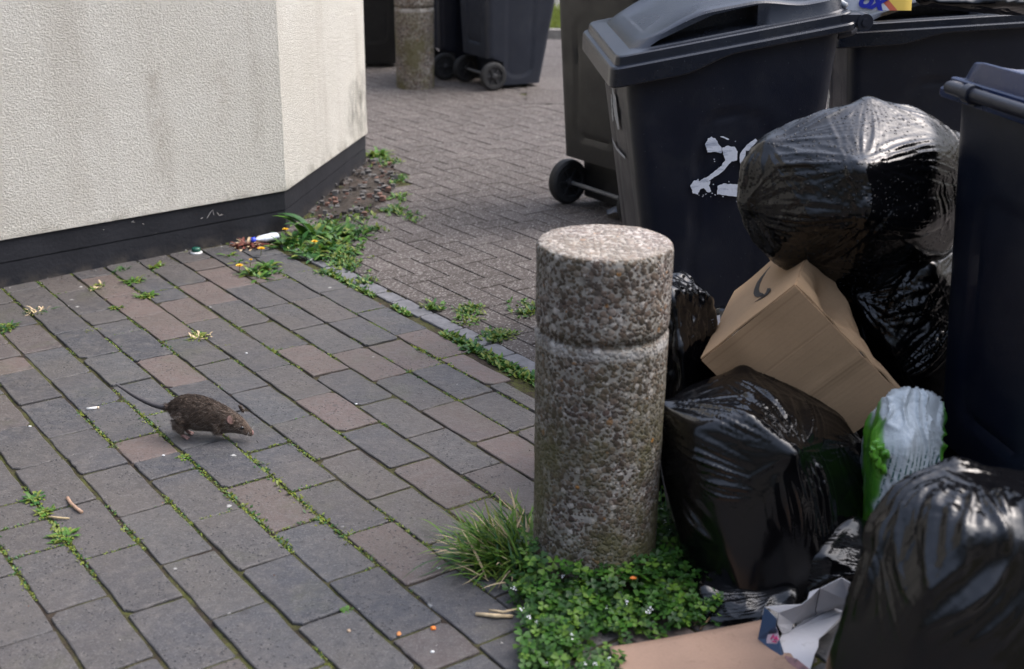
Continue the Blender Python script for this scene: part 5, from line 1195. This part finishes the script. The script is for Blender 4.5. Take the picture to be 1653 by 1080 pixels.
o = crumb('litter', 905, 47, (.12, .05), MAT['petal'], 'white litter lying on the verge at the top of the picture', 'litter', .3, 30)

# ------------------------------------------------------------------ the rat, mid bound, nose to the right
RX, RZ, RS = 790, 700, 1 / 3561.
def rx_(x): return (x - RX) * RS
def rz_(z): return (RZ - z) * RS
st = [(606, 392, 428, .3), (625, 368, 450, .7), (655, 345, 485, .85), (700, 312, 535, .95), (760, 282, 580, 1), (830, 268, 604, 1.02), (900, 268, 612, 1.0), (980, 280, 612, .98), (1060, 306, 614, .94), (1130, 335, 622, .88), (1190, 362, 620, .82), (1240, 390, 614, .80), (1290, 418, 618, .82), (1335, 450, 626, .80), (1375, 488, 636, .80), (1405, 528, 644, .78), (1430, 558, 648, .74), (1450, 580, 642, .66), (1460, 596, 630, .36)]
mb = MB(); NR = 28; rings = []
for x, zt_, zb, wf in st:
    hz_ = (zb - zt_) / 2 * RS; cz = rz_((zt_ + zb) / 2); hw = min(hz_ * .74, .040) * wf if x < 1150 else hz_ * .82 * wf * 1.05
    rings.append([Vector((rx_(x), hw * math.cos(k / NR * 6.283), cz + hz_ * math.sin(k / NR * 6.283))) for k in range(NR)])
mb.loft(rings)
def limb(pts): mb.tube([Vector((rx_(x), y, rz_(z))) for x, z, y, r in pts], [r for *_, r in pts], 14)
for sgn_ in (-1, 1):                     # near side is y < 0
    f = 0 if sgn_ < 0 else 1
    limb([(800, 430, sgn_ * .012, .024), (770, 480, sgn_ * .016, .027), (748, 535, sgn_ * .017, .0215), (742, 580, sgn_ * .019, .0150), (748, 615, sgn_ * .016, .0098), (757, 645, sgn_ * .015, .0062), (763, 664, sgn_ * .015, .0050)])
    f = 0
    f = 0
    limb([(757 + 30 * f, 660, sgn_ * .015, .0052), (780 + 30 * f, 676, sgn_ * .015, .0050), (802 + 30 * f, 686, sgn_ * .015, .0046)])
    for q in range(5):
        w = (q - 2) * .0036; limb([(796 + 30 * f, 684, sgn_ * .015 + w * .6, .0022), (815 + 30 * f - abs(q - 2) * 2, 689 + abs(q - 2), sgn_ * .015 + w, .0018), (832 + 30 * f - abs(q - 2) * 4, 697, sgn_ * .015 + w * 1.3, .0010)])
    limb([(1120, 510, sgn_ * .012, .020), (1118, 560, sgn_ * .014, .017), (1118, 598, sgn_ * .014, .0115), (1134, 620, sgn_ * .013, .0078), (1150, 628, sgn_ * .012, .0052)])
    for q in range(4): limb([(1148, 628, sgn_ * .012 + (q - 1.5) * .002, .0021), (1162, 636, sgn_ * .012 + (q - 1.5) * .003, .0012)])
# tail
tl = [(625, 408), (590, 403), (540, 398), (470, 380), (400, 352), (330, 318), (265, 280), (205, 238), (150, 202), (120, 184)]
limb([(x, z, -.001 * i, .0078 * (1 - i / 9) ** .7 + .0018) for i, (x, z) in enumerate(tl)])
# ears
for sgn_, (ex, ez) in ((-1, (1272, 470)), (1, (1330, 412))):
    c = Vector((rx_(ex), sgn_ * .0185, rz_(ez))); er = []
    for (t, rr_) in ((-.0045, .004), (-.003, .0115), (.0, .0132), (.003, .0118), (.0045, .004)):
        n_ = Vector((.55, sgn_ * .75, .35)).normalized(); a1_ = n_.cross(Vector((0, 0, 1))).normalized(); b1_ = n_.cross(a1_)
        er.append([c + Vector((-.001, sgn_ * .0015, .003)) + n_ * t * .45 + (a1_ * math.cos(k / 16 * 6.283) * .85 + b1_ * math.sin(k / 16 * 6.283)) * rr_ for k in range(16)])
    mb.loft(er)
rm = mb.mesh('rat'); fixnormals(rm); ro = bpy.data.objects.new('tmp_rat', rm); col.objects.link(ro)
md = ro.modifiers.new('r', 'REMESH'); md.mode = 'VOXEL'; md.voxel_size = .00095
md = ro.modifiers.new('c', 'SMOOTH'); md.factor = .6; md.iterations = 4
rm2 = bpy.data.meshes.new_from_object(ro.evaluated_get(bpy.context.evaluated_depsgraph_get())); bpy.data.objects.remove(ro)
kr = NT('rat underfur'); kr.set(kr.ramp(kr.noise(220, 4, .7), [(.3, (.045, .030, .022)), (.7, (.11, .078, .058))]), .8, kr.bump(kr.noise(500, 3, .6, None, 0, (.4, 1, 1)), .001), .2)
skin = simple('pink paw skin', (.27, .155, .135), .55, .2, 300, .0005); tsk = simple('grey tail skin', (.032, .029, .031), .6, .3, 400, .0006); earm = simple('ear skin', (.15, .082, .066), .6, .25, 200)
rat = link('rat', rm2, [kr.mat, skin, tsk, earm], None, True)
for p in rm2.polygons:
    c = p.center; mi = 0
    if c.x < rx_(600): mi = 2
    elif c.z < rz_(648) and c.x < rx_(900): mi = 1
    elif rx_(1110) < c.x < rx_(1190) and c.z < rz_(626): mi = 1
    elif c.x > rx_(1452): mi = 1
    else:
        for sgn_, (ex, ez) in ((-1, (1272, 470)), (1, (1330, 412))):
            if (c - Vector((rx_(ex) - .001, sgn_ * .0235, rz_(ez) + .005))).length < .0125 and abs(c.y) > .018: mi = 3
    p.material_index = mi
# fur: short hairs lying back along the body
rnd = random.Random(77); polys = [p for p in rm2.polygons if p.material_index == 0]; wts = np.cumsum([p.area for p in polys]); fb = MB()
for i in range(20000):
    p = polys[int(np.searchsorted(wts, rnd.random() * wts[-1]))]; n_ = p.normal; c = p.center + Vector((rnd.uniform(-1, 1), rnd.uniform(-1, 1), rnd.uniform(-1, 1))) * .0006
    head = max(0, min(1, (c.x - rx_(1200)) / (rx_(1450) - rx_(1200)))); back = Vector((-1, 0, -.45 + .3 * head)); L = (.0125 * (1 - .75 * head)) * rnd.uniform(.5, 1.15)
    if c.z < rz_(600) and c.x < rx_(900): back = Vector((.1, 0, -1)); L *= .5
    d = (back - n_ * back.dot(n_)); d = (d.normalized() if d.length > .1 else Vector((0, 0, -1))) + n_ * rnd.uniform(.12, .34) + Vector((rnd.gauss(0, .10), rnd.gauss(0, .10), rnd.gauss(0, .12))); d = d.normalized() * L
    w = n_.cross(d).normalized() * rnd.uniform(.00016, .00032); mid = c + d * .5 + n_ * L * .05
    dorsal = (c.z - rz_(440)) * 14 + 1.1 * mnoise.noise((c.x * 60, c.y * 90, c.z * 170)) + rnd.gauss(0, .25); mi = (2 if rnd.random() < .6 else 1) if dorsal > .15 else (0 if rnd.random() < .45 else 1) if dorsal > -.5 else (3 if rnd.random() < .5 else 0)
    fb.add([c - w, c + w, mid + w * .8, c + d, mid - w * .8], [(0, 1, 2, 3, 4)], mi)
fur = fb.build('fur', [simple('grey brown hair', (.23, .185, .148), .6, .3, 300), simple('brown hair', (.14, .098, .07), .6, .3, 300), simple('dark hair', (.060, .043, .032), .6, .3, 300), simple('pale tipped hair', (.24, .20, .165), .6, .2, 300)], rat)
for sgn_ in (-1, 1):
    bm = bmesh.new(); bmesh.ops.create_uvsphere(bm, u_segments=16, v_segments=12, radius=.0054); me = bpy.data.meshes.new('eye'); bm.to_mesh(me); bm.free()
    e = link('eye', me, simple('black eye %d' % (sgn_ + 1), (.004, .003, .003), .08, 0, spec=.8), rat, True); e.location = (rx_(1366), sgn_ * .0128, rz_(546))
wb_ = MB()
for sgn_ in (-1, 1):
    for q in range(5):
        b0 = Vector((rx_(1425), sgn_ * .006, rz_(598 + q * 3))); d = Vector((.25 - q * .06, sgn_ * 1, .35 - q * .10)).normalized() * .024
        wb_.tube([b0, b0 + d * .5 + Vector((0, 0, .002)), b0 + d], [.00016, .00012, .00006], 4)
wb_.build('whiskers', simple('pale whisker', (.35, .32, .30), .5), rat)
rat.scale = (1.06,) * 3; rat.location = G(303, 705) + Vector((0, 0, .001)); rat.rotation_euler.z = R(-8)
tag(rat, 'brown rat leaping to the right across the brick pavers, long tail behind', 'rat')
